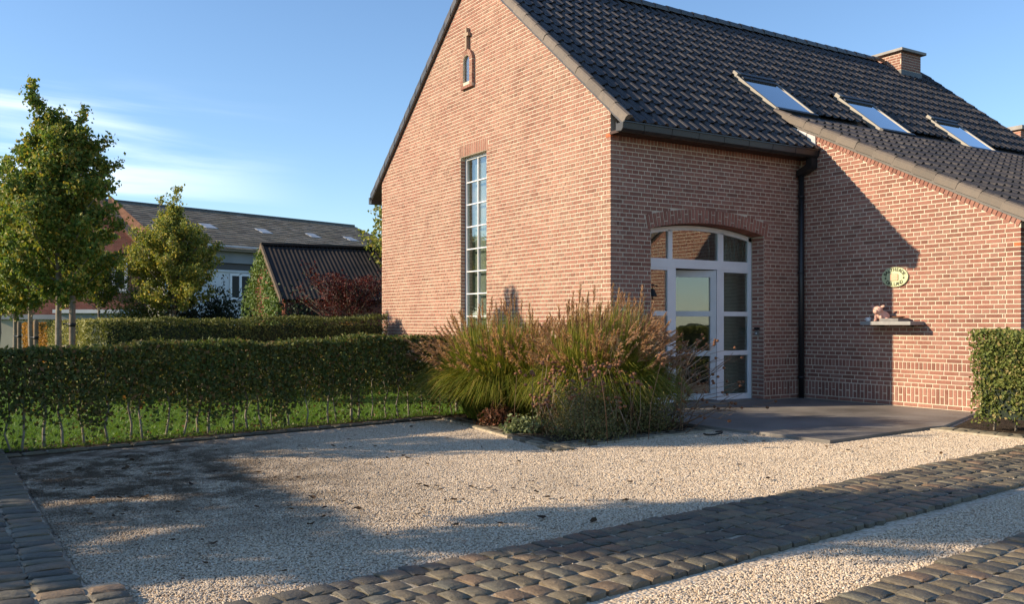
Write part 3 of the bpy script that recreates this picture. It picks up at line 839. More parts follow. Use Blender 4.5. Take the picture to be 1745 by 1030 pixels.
rm.prism([(ridge_u, ridge_z), (-.30, z_main(-.30)), (-.30, z_main(-.30) - .04), (ridge_u, ridge_z - .04)], lambda u, z: (u, D_ - .002, z), lambda u, z: (u, 12.75, z))
rm.prism([(-.75, z_low(-.75)), (3.85, z_low(3.85)), (3.85, z_low(3.85) - .04), (-.75, z_low(-.75) - .04)], lambda u, z: (u, D_ - .02, z), lambda u, z: (u, 12.75, z))
lz = lambda u: z_main(2 * ridge_u - u)
rm.prism([(ridge_u - .001, ridge_z + .05), (-7.95, lz(-7.95) + .05), (-7.95, lz(-7.95) - .04), (ridge_u - .001, ridge_z - .04)], lambda u, z: (u, -.05, z), lambda u, z: (u, 12.75, z))
roof = rm.build('roof', M['tile'], house)
SKY_L = [(3.89, 4.88, -1.516, -.63), (6.49, 7.45, -1.446, -.55), (9.10, 10.05, -1.30, -.46)]
TREC = []
def lay(slopef, slope, ue, utop, va, vb, skip):
    rot, Y, Z, c = slope_frame(slope); eul = rot.to_euler()
    n = int((ue - utop) / c / .345)
    step = (ue - utop) / c / n
    for r_ in range(n):
        u = ue - r_ * step * c
        for j in range(int((vb - va) / .2)):
            v = va + j * .2
            if skip(u, v): continue
            p = Vector((u, v, slopef(u))) + Z * (.035 + random.uniform(-.002, .002))
            TREC.append((p, rot, eul, random.uniform(-.006, .006)))
def skip_main(u, v):
    if v > D_ - .12 and u > -.60: return True
    for v0, v1, u0, u1 in SKY_L:
        if v0 - .14 < v < v1 - .02 and u0 - .06 < u - .12 and u < u1 + .18: return True
    return False
lay(z_main, .83, .345, ridge_u + .03, .02, 12.7, skip_main)
lay(z_low, .505, 3.90, -.60, D_ + .02, 12.7, lambda u, v: False)
def tsize(t):
    p, rot, eul, _ = t; d = p - CAMP; de = d.dot(FWD); x = 872.5 + 1571 * d.dot(RGT) / de; y = 552 - 1571 * d.z / de
    if not (5 < x < 1740 and 5 < y < 1025): return 0
    return abs((rot @ Vector((0, -.35, 1))).dot(d.normalized())) / de ** 2
tord = set(sorted(range(len(TREC)), key=lambda i: -tsize(TREC[i]))[:300])
tv, tf = [], []; nt_ = 0
for i, (p, rot, eul, j) in enumerate(TREC):
    if i in tord:
        o = bpy.data.objects.new('tile', TILE); link(o, roof); o.location = p; o.rotation_euler = (eul.x, eul.y + 0, eul.z)
        o.rotation_euler.rotate_axis('Z', j)
    else:
        tv.append(TV @ np.array(rot).T + np.array(p)); tf += [tuple(a + nt_ for a in f) for f in TF]; nt_ += len(TV)
tag(mesh_obj('roof_tiles', np_mesh('roof_tiles', np.concatenate(tv), np.array(tf), M['tile']), house), kind='stuff')
# verge tiles
def verge_mesh(L):
    prof = [(-.05, .0), (-.05, .085), (-.034, .115), (.0, .13), (.04, .122), (.075, .09), (.075, .05), (-.03, .05), (-.03, .0)]
    m = MB()
    n = len(prof)
    V = [(x * 1.03, 0, z + .012) for x, z in prof] + [(x, L + .03, z) for x, z in prof]
    m.add(V, [tuple(range(n)), tuple(range(n, 2 * n))[::-1]] + [(i, n + i, n + (i + 1) % n, (i + 1) % n) for i in range(n)])
    return m.mesh('verge_tile', M['verge'])
VT = verge_mesh(.345)
def verge(slopef, slope, ue, utop, v):
    rot, Y, Z, c = slope_frame(slope); n = round((ue - utop) / c / .345); st = (ue - utop) / c / n
    for i in range(n):
        u = ue - i * st * c
        o = bpy.data.objects.new('verge_tile', VT); link(o, roof)
        o.location = Vector((u, v, slopef(u))) + Vector((0, random.uniform(-.004, .004), 0)); o.rotation_euler = rot.to_euler()
verge(z_main, .83, .33, ridge_u, .0)
verge(z_low, .505, 3.90, -.56, D_ - .01)
# left verge, mirrored: seen edge on from the gable side
m = MB()
for i in range(18):
    a = ridge_u - (ridge_u + 7.97) * 0 - i * (7.97 + ridge_u) / 18; b = ridge_u - (i + 1) * (7.97 + ridge_u) / 18 - .02
    m.prism([(a, lz(a) - .02), (b, lz(b) - .02), (b, lz(b) + .14), (a, lz(a) + .12)], lambda u, z: (u, -.06, z), lambda u, z: (u, .05, z))
m.build('verge_edge', M['tile'], roof)
MB().box(-8.07, -7.93, -.06, 12.7, 3.72, 3.86).build('gutter', M['zinc'], house)
# ridge tiles
rt = MB()
pr = [(math.cos(a) * .115, math.sin(a) * .10) for a in np.linspace(-.25, math.pi + .25, 9)]
V = [(x * 1.05, 0, z + .012) for x, z in pr] + [(x, .36, z) for x, z in pr]
rt.add(V, [(i, i + 1, 9 + i + 1, 9 + i) for i in range(8)] + [tuple(range(9))], True)
RT = rt.mesh('ridge_tile', M['tile'])
for i in range(33):
    o = bpy.data.objects.new('ridge_tile', RT); link(o, roof); o.location = (ridge_u, -.02 + i * .335, ridge_z + .06 + random.uniform(-.004, .004))
# gutter, soffit, downpipe
g = MB().prism([(.20, 3.80), (.315, 3.79), (.35, 3.82), (.362, 3.90), (.378, 3.90), (.378, 3.918), (.352, 3.918), (.338, 3.83), (.31, 3.805), (.215, 3.812), (.215, 3.92), (.20, 3.92)], lambda u, z: (u, -.07, z), lambda u, z: (u, D_ - .004, z))
g.prism([(.205, 3.805), (.312, 3.795), (.346, 3.822), (.358, 3.90), (.205, 3.90)], lambda u, z: (u, -.074, z), lambda u, z: (u, -.062, z))
gut = g.build('gutter', M['zinc'], house)
s = MB()
for v in np.arange(.3, 3.8, .5): s.prism([(.20, 3.797), (.316, 3.786), (.354, 3.818), (.367, 3.90), (.362, 3.90), (.35, 3.82), (.315, 3.79), (.20, 3.80)], lambda u, z, v=v: (u, v, z), lambda u, z, v=v: (u, v + .022, z))
s.build('gutter_seam', M['zinc'], gut)
MB().box(.006, .199, -.02, D_ - .004, 3.795, 3.835).build('soffit', M['dark_wood'], house)
dp = MB().prism([(.03, 3.52), (.30, 3.62), (.33, 3.66), (.33, 3.785), (.22, 3.785), (.22, 3.70), (.03, 3.62)], lambda u, z: (u, D_ - .155, z), lambda u, z: (u, D_ - .02, z))
dp.tube([(.062, D_ - .075, 3.56), (.062, D_ - .075, .03)], .043, 12)
pipe = dp.build('downpipe', M['zinc'], house)
b_ = MB()
for zz in (.35, 2.0, 3.2): b_.tube([(.062, D_ - .075, zz), (.062, D_ - .075, zz + .03)], .052, 12).box(.0, .06, D_ - .09, D_ - .06, zz, zz + .03)
b_.build('pipe_bracket', M['zinc'], pipe)
# lead flashing where the main roof runs into the annex wall
fl = MB()
us = np.linspace(-.52, .28, 6)
for a, b in zip(us[:-1], us[1:]):
    k1 = .37 + .04 * random.random()
    fl.prism([(a, z_main(a) + .04), (b + .01, z_main(b + .01) + .04), (b + .01, min(z_main(b) + k1, z_low(b) - .05)), (a, min(z_main(a) + k1, z_low(a) - .05))], lambda u, z: (u, D_ - .022 + .002 * (int(a * 50) % 2), z), lambda u, z: (u, D_ - .001, z))
fl.build('flashing', M['lead'], house)

# ---- roof windows
def skylight(v0, v1, u0, u1):
    rot, Y, Z, c = slope_frame(.83)
    L = (u1 - u0) / c; W = v1 - v0
    o_ = Vector((u1, v0, z_main(u1)))
    X = Vector((0, 1, 0))
    def bx(m, x0, x1, y0, y1, z0, z1): m.obox(o_ + X * x0 + Y * y0 + Z * z0, X * (x1 - x0), Y * (y1 - y0), Z * (z1 - z0))
    m = MB(); bx(m, 0, .036, 0, L, .02, .118); bx(m, W - .036, W, 0, L, .02, .118); bx(m, .0361, W - .0361, .001, .03, .03, .11)
    fr = m.build('roof_window', M['alu'], house)
    m = MB(); bx(m, .0, W, L, L + .09, .02, .145); bx(m, .076, W - .076, L - .12, L - .001, .09, .13); m.build('top_cover', M['dark_metal'], fr)
    m = MB(); bx(m, -.005, .09, L - .02, L + .10, .05, .155); m.build('cover_cap', M['alu'], fr)
    m = MB(); bx(m, .0, W, -.07, -.002, .02, .13); bx(m, -.03, W + .03, -.22, -.071, .03, .085); m.build('bottom_rail', M['dark_metal'], fr)
    m = MB(); bx(m, .037, W - .037, .031, L - .121, .092, .104); m.build('pane', M['glass_roof'], fr)
    m = MB(); bx(m, .076, W - .076, .0, L - .12, .02, .03); m.build('pane_backing', M['dark_metal'], fr)  # dark sheet standing for the unlit shaft below the glass
for a in SKY_L: skylight(*a)

# ================================================================== OPENINGS
# tall window
yv = .10
tw = MB()
F_ = .05
def bz(m, u0, u1, z0, z1, v0=yv, v1=yv + .06): return m.box(u0, u1, v0, v1, z0, z1)
bz(tw, Wu0, Wu0 + F_, Wz0, Wz1); bz(tw, Wu1 - F_, Wu1, Wz0, Wz1); bz(tw, Wu0 + F_, Wu1 - F_, Wz0, Wz0 + F_); bz(tw, Wu0 + F_, Wu1 - F_, Wz1 - F_, Wz1)
twin = tw.build('tall_window', M['white'], house)
um = (Wu0 + Wu1) / 2
nrow = 8; ph = (Wz1 - Wz0 - 2 * F_) / nrow
mu = MB(); mu.box(um - .009, um + .009, yv - .004, yv + .05, Wz0 + F_, Wz1 - F_); mu.build('glazing_bar', M['white'], twin)
bar = MB().box(0, um - .0095 - Wu0 - F_, 0, .05, -.009, .009).mesh('glazing_bar', M['white'])
pane_me = MB().box(0, um - .011 - Wu0 - F_, 0, .012, 0, ph - .022).mesh('pane', M['glass_tall'])
for r_ in range(nrow):
    for u in (Wu0 + F_, um + .0095):
        if r_:
            o = bpy.data.objects.new('glazing_bar', bar); link(o, twin); o.location = (u, yv - .002, Wz0 + F_ + r_ * ph)
        o = bpy.data.objects.new('pane', pane_me); link(o, twin); o.location = (u, yv + .02, Wz0 + F_ + r_ * ph + .011); o.rotation_euler = (random.uniform(-.004, .004), 0, random.uniform(-.004, .004))
MB().box(Wu0 + .01, Wu1 - .01, .24, .25, Wz0, Wz1).build('pane_backing', M['pane_backing'], twin)  # pale sheet added behind the glass to brighten the panes
MB().box(Wu0, Wu1, -.03, .10, Wz0 - .06, Wz0 - .002).build('window_sill', M['bluestone'], house)

# shrine niche with cross
nu, nz0 = -3.92, 5.28
nm_ = MB()
def arch_poly(hw, z0, zs, n=8):
    return [(nu - hw, z0), (nu + hw, z0)] + [(nu + hw * math.cos(a), zs + hw * math.sin(a)) for a in np.linspace(0, math.pi, n + 1)]
outer, inner = arch_poly(.20, nz0, nz0 + .46), arch_poly(.105, nz0 + .10, nz0 + .46)
n = len(outer)
def niche(u, z, v): return (u, v, z)
V = [(u, -.05, z) for u, z in outer] + [(u, -.05, z) for u, z in inner] + [(u, .02, z) for u, z in outer] + [(u, .02, z) for u, z in inner]
fs = []
for i in range(n):
    j = (i + 1) % n
    fs += [(i, j, n + j, n + i), (2 * n + i, 2 * n + j, j, i), (n + i, n + j, 3 * n + j, 3 * n + i)]
nm_.add(V, fs)
nic = nm_.build('niche', M['mortar'], house)
def nbrick(pts):
    m = MB(); m.prism(pts, lambda u, z: (u, -.056, z), lambda u, z: (u, -.01, z)); m.build('brick', M['brick_gable'], nic)
for s_ in (-1, 1):
    for i in range(7):
        z0 = nz0 + .055 + i * .058
        a, b = sorted((nu + s_ * .109, nu + s_ * .203)); nbrick([(a, z0), (b, z0), (b, z0 + .049), (a, z0 + .049)])
for i in range(9):
    a0, a1 = math.pi * i / 9 + .03, math.pi * (i + 1) / 9 - .03
    nbrick([(nu + r_ * math.cos(a), nz0 + .465 + r_ * math.sin(a)) for r_, a in ((.109, a0), (.203, a0), (.203, a1), (.109, a1))])
for i in range(6):
    a = nu - .203 + i * .0677; nbrick([(a, nz0 - .003), (a + .058, nz0 - .003), (a + .058, nz0 + .048), (a, nz0 + .048)])
MB().prism(inner, lambda u, z: (u, -.018, z), lambda u, z: (u, -.010, z)).build('pane', M['glass'], nic)
MB().prism(inner, lambda u, z: (u, .10, z), lambda u, z: (u, .12, z)).build('niche_back', M['shelf'], nic)
cx_ = MB(); cx_.prism([(-3.945, 5.93), (-3.89, 5.93), (-3.89, 6.165), (-3.835, 6.165), (-3.835, 6.22), (-3.89, 6.22), (-3.89, 6.31), (-3.945, 6.31), (-3.945, 6.22), (-4.0, 6.22), (-4.0, 6.165), (-3.945, 6.165)], lambda u, z: (u, -.065, z), lambda u, z: (u, .0, z))
cx_.build('cross', M['cross'], house)

# ---- arched entrance: frame, lights, door standing ajar
XU = -.25                                                     # front plane of the joinery
ENT = MB()
def eb_(m, v0, v1, z0, z1, u0=XU - .07, u1=XU): return m.box(u0, u1, v0, v1, z0, z1)
JL, JR = V0 + .012, V1 - .012
MU = ((1.255, 1.415), (2.249, 2.392))
eb_(ENT, JL, JL + .075, .04, 2.55); eb_(ENT, JR - .065, JR, .04, 2.55)
for a, b in MU: eb_(ENT, a, b, .04, 2.03)
eb_(ENT, JL + .076, JR - .066, 2.03, 2.165, XU - .07, XU + .004)
ar = lambda v: arch_z(v) - .004
def arch_bar(m, a, b, zbot, n=6, u0=XU - .07, u1=XU):
    for i in range(n):
        p, q = a + (b - a) * i / n, a + (b - a) * (i + 1) / n
        m.prism([(p, zbot(p)), (q, zbot(q)), (q, ar(q)), (p, ar(p))], lambda v, z: (u1, v, z), lambda v, z: (u0, v, z))
arch_bar(ENT, JL, JR, lambda v: ar(v) - .07, 14)
for a, b in ((1.27, 1.35), (2.275, 2.385)): eb_(ENT, a, b, 2.166, ar((a + b) / 2) - .06)
LIGHTS = ((JL + .076, 1.254), (2.393, JR - .066))
BARS = (.76, 1.36)
for a, b in LIGHTS:
    eb_(ENT, a, b, .04, .13); eb_(ENT, a, b, 1.995, 2.029)
    for z_ in BARS: eb_(ENT, a, b, z_ - .035, z_ + .035)
ent = ENT.build('entrance_frame', M['white'], house)
for a, b in LIGHTS:
    for z0, z1 in ((.131, BARS[0] - .036), (BARS[0] + .036, BARS[1] - .036), (BARS[1] + .036, 1.994)):
        eb_(MB(), a, b, z0, z1, XU - .04, XU - .025).build('pane', M['glass'], ent)
for a, b in ((JL + .076, 1.269), (1.351, 2.274), (2.386, JR - .066)):
    m = MB()
    for i in range(6):
        p, q = a + (b - a) * i / 6, a + (b - a) * (i + 1) / 6
        m.prism([(p, 2.166), (q, 2.166), (q, ar(q) - .072), (p, ar(p) - .072)], lambda v, z: (XU - .025, v, z), lambda v, z: (XU - .04, v, z))
    m.build('pane', M['glass'], ent)
MB().box(-.62, -.60, 2.74, 3.24, .031, 3.3).build('curtain', M['curtain'], house)
sl = MB().prism([(XU + .27, V0 - .0), (XU + .30, V1 + .03), (XU - .1, V1), (XU - .1, V0)], lambda u, v: (u, v, .0), lambda u, v: (u, v, .045)).build('door_sill', M['bluestone'], house, .004)
# door leaf hinged on the right mullion, opening inwards
dw = 2.249 - 1.415 - .012
piv = Vector((XU - .03, 2.243, 0)); an = R(19)
dd = Vector((-math.sin(an), -math.cos(an), 0)); dn = Vector((math.cos(an), -math.sin(an), 0))      # along the leaf, outward normal
def db(m, s0, s1, z0, z1, o0=-.03, o1=.03): m.obox(piv + dd * s0 + dn * o0 + Vector((0, 0, z0)), dd * (s1 - s0), dn * (o1 - o0), Vector((0, 0, z1 - z0)))
m = MB()
db(m, 0, .095, .055, 2.015); db(m, dw - .095, dw, .055, 2.015); db(m, .0955, dw - .0955, .055, .15); db(m, .0955, dw - .0955, 1.915, 2.015)
for z_ in BARS: db(m, .0955, dw - .0955, z_ - .04, z_ + .04)
door = m.build('door', M['door_grey'], house)
for z0, z1 in ((.151, BARS[0] - .041), (BARS[0] + .041, BARS[1] - .041), (BARS[1] + .041, 1.914)):
    m = MB(); db(m, .096, dw - .096, z0, z1, -.006, .006); m.build('pane', M['glass'], door)
m = MB(); hp = piv + dd * (dw - .05) + dn * .03
m.tube([hp + Vector((0, 0, 1.03)), hp + dn * .05 + Vector((0, 0, 1.03)), hp + dn * .055 - dd * .12 + Vector((0, 0, 1.03))], .010, 8)
m.build('handle', M['alu'], door)

# ================================================================== THINGS ON THE ANNEX WALL
def lathe(m, c, prof, n=16, axis='z'):
    V = []
    for r_, z_ in prof:
        for k in range(n):
            a = 2 * math.pi * k / n; V.append((c[0] + r_ * math.cos(a), c[1] + r_ * math.sin(a), c[2] + z_))
    m.add(V, [(i * n + k, i * n + (k + 1) % n, (i + 1) * n + (k + 1) % n, (i + 1) * n + k) for i in range(len(prof) - 1) for k in range(n)], True)
    return m
YW = D_ - .002
sh = thing('wall_shelf', 'grey stone slab shelf projecting from the sunlit and shaded brick wall', 'shelf', (1.73, YW, 1.19))
MB().box(1.33, 2.14, YW - .31, YW + .02, 1.19, 1.242).build('slab', M['shelf'], sh, .004)
mm = MB()
for u in (1.5, 1.97): mm.prism([(YW, 1.189), (YW - .16, 1.189), (YW - .16, 1.180), (YW - .02, 1.165), (YW, 1.165)], lambda v, z, u=u: (u - .012, v, z), lambda v, z, u=u: (u + .012, v, z))
mm.build('bracket', M['dark_metal'], sh)
# piglet
def blob(parts, vox, name, mat, parent=None):
    bm = bmesh.new()
    for c, r_, rot in parts:
        mt = Matrix.Translation(c) @ Matrix.Rotation(PR_, 4, 'Z') @ Euler(rot).to_matrix().to_4x4() @ Matrix.Diagonal((*r_, 1))
        bmesh.ops.create_uvsphere(bm, u_segments=16, v_segments=10, radius=1, matrix=mt)
    me = bpy.data.meshes.new(name); bm.to_mesh(me); bm.free()
    o = bpy.data.objects.new(name, me); C.objects.link(o)
    md = o.modifiers.new('r', 'REMESH'); md.mode = 'VOXEL'; md.voxel_size = vox
    m2 = o.modifiers.new('s', 'SMOOTH'); m2.iterations = 3; m2.factor = .5
    dg = bpy.context.evaluated_depsgraph_get(); me2 = bpy.data.meshes.new_from_object(o.evaluated_get(dg))
    bpy.data.objects.remove(o); me2.name = name; me2.materials.clear(); me2.materials.append(mat)
    me2.polygons.foreach_set('use_smooth', [True] * len(me2.polygons))
    return mesh_obj(name, me2, parent)
pg = (1.55, YW - .17, 1.242)
PR_ = R(27)
def at_(x, y, z): return Vector((pg[0] + x * math.cos(PR_) - y * math.sin(PR_), pg[1] + x * math.sin(PR_) + y * math.cos(PR_), pg[2] + z))
# local: pig sits facing -y and a little to -x
pig = thing('piglet_figurine', 'pale pink seated piglet figurine on the wall shelf', 'figurine', pg)
blob([(at_(.05, .03, .075), (.088, .075, .074), (0, .25, .4)), (at_(.005, -.005, .10), (.072, .066, .078), (.1, -.15, 0)), (at_(-.02, -.04, .158), (.074, .066, .064), (0, 0, 0)),
      (at_(-.035, -.098, .142), (.034, .03, .029), (0, 0, 0)), (at_(-.04, -.124, .140), (.029, .011, .026), (0, 0, -.25)),
      (at_(-.045, -.05, .045), (.021, .022, .055), (.12, 0, 0)), (at_(.03, -.06, .045), (.021, .022, .055), (.12, 0, 0)), (at_(-.048, -.065, .012), (.022, .03, .013), (0, 0, 0)), (at_(.03, -.075, .012), (.022, .03, .013), (0, 0, 0)),
      (at_(.105, -.04, .028), (.03, .055, .026), (0, 0, .3)), (at_(-.01, .05, .03), (.03, .05, .026), (0, 0, 0)),
      (at_(-.085, -.035, .213), (.036, .011, .020), (.2, .35, .2)), (at_(.048, -.04, .212), (.036, .011, .020), (.2, -.35, -.2))], .0048, 'body', M['pig'], pig)
e_ = MB()
for ex in (-.060, .002): lathe(e_, at_(ex, -.101, .176), [(.0, -.005), (.005, -.003), (.006, 0), (.005, .003), (0, .005)], 8)
for nx in (-.049, -.031): lathe(e_, at_(nx, -.134, .141), [(.0, -.004), (.004, 0), (0, .004)], 8)
e_.build('eyes_and_nostrils', M['black_plastic'], pig)
cu = thing('white_cup', 'small white cup at the left end of the wall shelf', 'cup', (1.42, YW - .24, 1.242))
lathe(MB(), (1.42, YW - .24, 1.242), [(.0, .001), (.030, .001), (.034, .01), (.036, .058), (.033, .058), (.030, .012), (0, .008)], 16).build('bowl', M['cup'], cu)
MB().tube([(1.385, YW - .24, 1.288), (1.362, YW - .24, 1.285), (1.360, YW - .24, 1.264), (1.386, YW - .24, 1.258)], .006, 6).build('handle', M['cup'], cu)
tag(MB().box(1.63, 1.93, YW - .28, YW - .03, 1.2425, 1.285).build('stone_block', M['slate_mid'], None, .004), 'flat grey stone block lying on the wall shelf beside the piglet', 'stone block')
dsh = MB(); lathe(dsh, (1.83, YW - .13, 1.2855), [(0, .002), (.06, .002), (.085, .018), (.09, .026), (.08, .024), (.055, .01), (0, .009)], 18)
tag(dsh.build('rusty_dish', M['rust']), 'small rusty brown dish lying on the flat grey stone block', 'dish')
# oval plaque with relief and lettering
pc = Vector((1.692, YW, 1.88)); PA, PB = .212, .142
pl = thing('oval_plaque', 'pale green oval enamel plaque with dark lettering on the brick wall', 'plaque', pc)
m = MB(); el_ = [(PA * math.cos(a), PB * math.sin(a)) for a in np.linspace(0, 2 * math.pi, 40, endpoint=False)]
m.prism(el_, lambda a, b: (pc.x + a, pc.y - .022, pc.z + b), lambda a, b: (pc.x + a * 1.01, pc.y + .01, pc.z + b * 1.01)); m.build('plate', M['plaque'], pl)
m = MB(); m.prism([(-.062, -.05), (.05, -.05), (.058, -.042), (.058, .035), (.04, .05), (.0, .055), (-.04, .05), (-.062, .03)], lambda a, b: (pc.x + a, pc.y - .034, pc.z + b), lambda a, b: (pc.x + a, pc.y - .0225, pc.z + b)); m.build('relief', M['plaque_pink'], pl)
def letter(ch, size):
    cu_ = bpy.data.curves.new('l', 'FONT'); cu_.body = ch; cu_.size = size; cu_.align_x = 'CENTER'; cu_.align_y = 'CENTER'; cu_.extrude = .002; cu_.offset = .0016
    o = bpy.data.objects.new('l', cu_); C.objects.link(o); dg = bpy.context.evaluated_depsgraph_get()
    me = bpy.data.meshes.new_from_object(o.evaluated_get(dg)); bpy.data.objects.remove(o)
    return me
bm = bmesh.new()
def arc_text(txt, a0, a1, top):
    for i, ch in enumerate(txt):
        a = R(a0 + (a1 - a0) * i / (len(txt) - 1)); p = Vector((PA * .76 * math.cos(a), PB * .735 * math.sin(a)))
        tx, ty = -PA * math.sin(a), PB * math.cos(a)
        rot = math.atan2(ty, tx) + (math.pi if top else 0)
        me = letter(ch, .066)
        mt = Matrix.Translation((pc.x + p.x, pc.y - .0245, pc.z + p.y)) @ Matrix.Rotation(math.pi / 2, 4, 'X') @ Matrix.Rotation(rot, 4, 'Z')
        me.transform(mt); bm.from_mesh(me); bpy.data.meshes.remove(me)
arc_text('BALTHERDE', 158, 22, True); arc_text('DALLAND', 226, 314, False)
arc_text('**', 191, 349, False)
me = bpy.data.meshes.new('lettering'); bm.to_mesh(me); bm.free(); me.materials.append(M['letters']); mesh_obj('lettering', me, pl)
# door bell and ship's bell
db_ = thing('doorbell', 'small doorbell plate on the brick reveal right of the entrance', 'doorbell', (-.13, V1 - .008, 1.05))
MB().box(-.17, -.09, V1 - .03, V1 - .006, 1.03, 1.10).build('speaker_plate', M['alu'], db_, .003)
MB().box(-.175, -.085, V1 - .035, V1 - .006, 1.115, 1.15).build('hood', M['black_plastic'], db_, .003)
MB().box(-.14, -.12, V1 - .036, V1 - .0305, 1.05, 1.07).build('button', M['white'], db_)
bl = thing('iron_bell', 'black iron bell hanging on a bracket at the left jamb of the entrance', 'bell', (-.09, V0 + .005, 1.78))
MB().tube([(-.09, V0 - .002, 1.745), (-.09, V0 + .10, 1.765), (-.09, V0 + .18, 1.75), (-.09, V0 + .19, 1.735)], .009, 8).box(-.11, -.07, V0 + .001, V0 + .012, 1.66, 1.79).build('bracket', M['black_plastic'], bl)
lathe(MB(), (-.09, V0 + .10, 1.60), [(.070, 0), (.062, .02), (.045, .055), (.036, .085), (.028, .105), (.0, .112)], 16).tube([(-.09, V0 + .10, 1.71), (-.09, V0 + .10, 1.765)], .006, 6).build('bell_body', M['black_plastic'], bl)
lathe(MB(), (-.09, V0 + .10, 1.555), [(0, 0), (.012, .006), (.015, .018), (.006, .03), (.004, .07)], 8).build('clapper', M['black_plastic'], bl)
# ================================================================== PLANTS
def hedge(name, label, p0, p1, thick, side, h0, h1, n_leaf, size, mat, zlow=0.0, open_low=False, stems=0, core=False, seed=0, cat='hedge', stem_mat=None, dense_from=.42, group=None):
    """hedge standing between p0 and p1, `side` is the unit direction from the front face into the hedge"""
    r = np.random.default_rng(seed)
    p0 = np.array((*p0, 0.)); p1 = np.array((*p1, 0.)); L = np.linalg.norm(p1 - p0); d = (p1 - p0) / L; sd = np.array((*side, 0.))
    t = thing(name, label, cat, tuple(p0 + sd * thick / 2), group)
    def H(s): return h0 + (h1 - h0) * s
    n = n_leaf
    s = r.uniform(0, 1, n); dep = r.uniform(0, 1, n); zf = r.uniform(0, 1, n)
    if not open_low:
        # mostly a shell: faces and top
        k = r.uniform(0, 1, n); at_f = k < .42; at_t = (k >= .42) & (k < .62); at_e = (k >= .62) & (k < .72)
        dep[at_f] = r.normal(.03, .035, at_f.sum()); zf[at_t] = r.normal(.985, .012, at_t.sum())
        s[at_e] = np.where(r.uniform(size=at_e.sum()) < .5, r.normal(.004, .004, at_e.sum()), r.normal(.996, .004, at_e.sum()))
    else:
        k = r.uniform(0, 1, n); at_t = k < .12; zf[at_t] = r.normal(.985, .014, at_t.sum())
        at_f = (k > .12) & (k < .40); dep[at_f] = r.normal(.05, .06, at_f.sum())
        # bare towards the ground, with twigs of leaves near the stems
        lump = .5 + .5 * np.sin(s * L * 7.3 + 2 * np.sin(s * L * 2.1)) * np.sin(s * L * 3.1 + 1)
        keep = r.uniform(size=n) < np.clip((zf - dense_from + .34 * (lump - .4)) / .40, .03 + .11 * lump, 1)
        s, dep, zf = s[keep], dep[keep], zf[keep]; n = len(s)
    und = .022 * np.sin(s * L * 2.7 + seed) + .014 * np.sin(s * L * 7.1)
    z = zlow + (H(s) - zlow) * zf + und * zf + r.normal(0, .012, n)
    P = p0 + d * (s * L)[:, None] + sd * (dep * thick + .03 * np.sin(s * L * 3.3 + zf * 4))[:, None]
    P[:, 2] = z
    outw = np.zeros((n, 3)); outw[dep < .15] = -sd * .9
    mesh_obj('foliage', leaf_mesh('foliage', P, size, mat, .45, outw, seed=seed), t)
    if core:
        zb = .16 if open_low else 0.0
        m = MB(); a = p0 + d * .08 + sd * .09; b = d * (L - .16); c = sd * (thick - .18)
        m.obox((a[0], a[1], zb), b if np.cross(b, c)[2] > 0 else c, c if np.cross(b, c)[2] > 0 else b, (0, 0, min(h0, h1) - .07 - zb)); m.build('dark_core', M['leaf_dark'], t)  # solid dark box stands for the shaded inside of the hedge
    pos = 0.0
    for i in range(stems):
        x = (i + .5 + r.uniform(-.3, .3)) / stems * L; q = p0 + d * x + sd * thick * r.uniform(.3, .6)
        rad = r.uniform(.007, .013) * (2.0 if i % 9 == 5 else 1)
        pts = [q + np.array((r.normal() * .018, r.normal() * .018, zz)) for zz in (-.02, .18, .36, .55, H(x / L) * .86)]
        m = MB().tube([tuple(p) for p in pts], [rad * 1.25, rad, rad * .9, rad * .75, rad * .4], 7)
        for b in range(3):
            zz = r.uniform(.2, .6); a = r.uniform(0, 6.28); e = np.array((math.cos(a) * .14, math.sin(a) * .14, .18))
            k = pts[1] * .5 + pts[2] * .5; k[2] = zz
            m.tube([tuple(k), tuple(k + e * .5), tuple(k + e)], [rad * .4, rad * .3, .002], 5)
        m.build('stem', stem_mat or M['bark'], t)
    return t
hd = Vector((-.197, .98)).normalized(); hs = (-hd.y, hd.x)
hedge('front_hedge', 'long clipped hornbeam hedge with bare pale stems along the gravel edge', (hedge_line(-9.6) - .05, -9.6), (hedge_line(-1.75) - .05, -1.75), .46, (-hd.y, hd.x), .94, 1.05, 56000, .050, M['leaf_horn'], 0, True, 42, seed=3, dense_from=.23)
hedge('clipped_hedge', 'dense dark clipped hedge running up to the far corner of the brick gable', (-5.2, -5.62), (-6.75, -.22), .7, (-.961, -.276), 1.25, 1.355, 26000, .042, M['leaf_box'], 0, core=True, seed=5)
hedge('clipped_hedge', 'sunlit pale green clipped hedge behind the staked trees', (-13.4, -5.6), (-5.35, -5.6), .7, (0, 1), 1.24, 1.26, 24000, .045, M['leaf_box_lit'], 0, core=True, seed=6)
hedge('beech_hedge', 'orange autumn beech hedge at the far left behind the tree stakes', (-24, -5.3), (-13.6, -5.3), .8, (0, 1), 1.2, 1.2, 16000, .07, M['leaf_orange'], 0, core=True, seed=7)
hedge('garden_hedge', 'clipped green hedge in full sun in front of the annex wall', (3.90, 2.04), (7.2, 2.04), .62, (0, 1), 1.10, 1.08, 42000, .042, M['leaf_sunny'], .10, True, 12, core=True, seed=8, stem_mat=M['bark'], dense_from=.0)

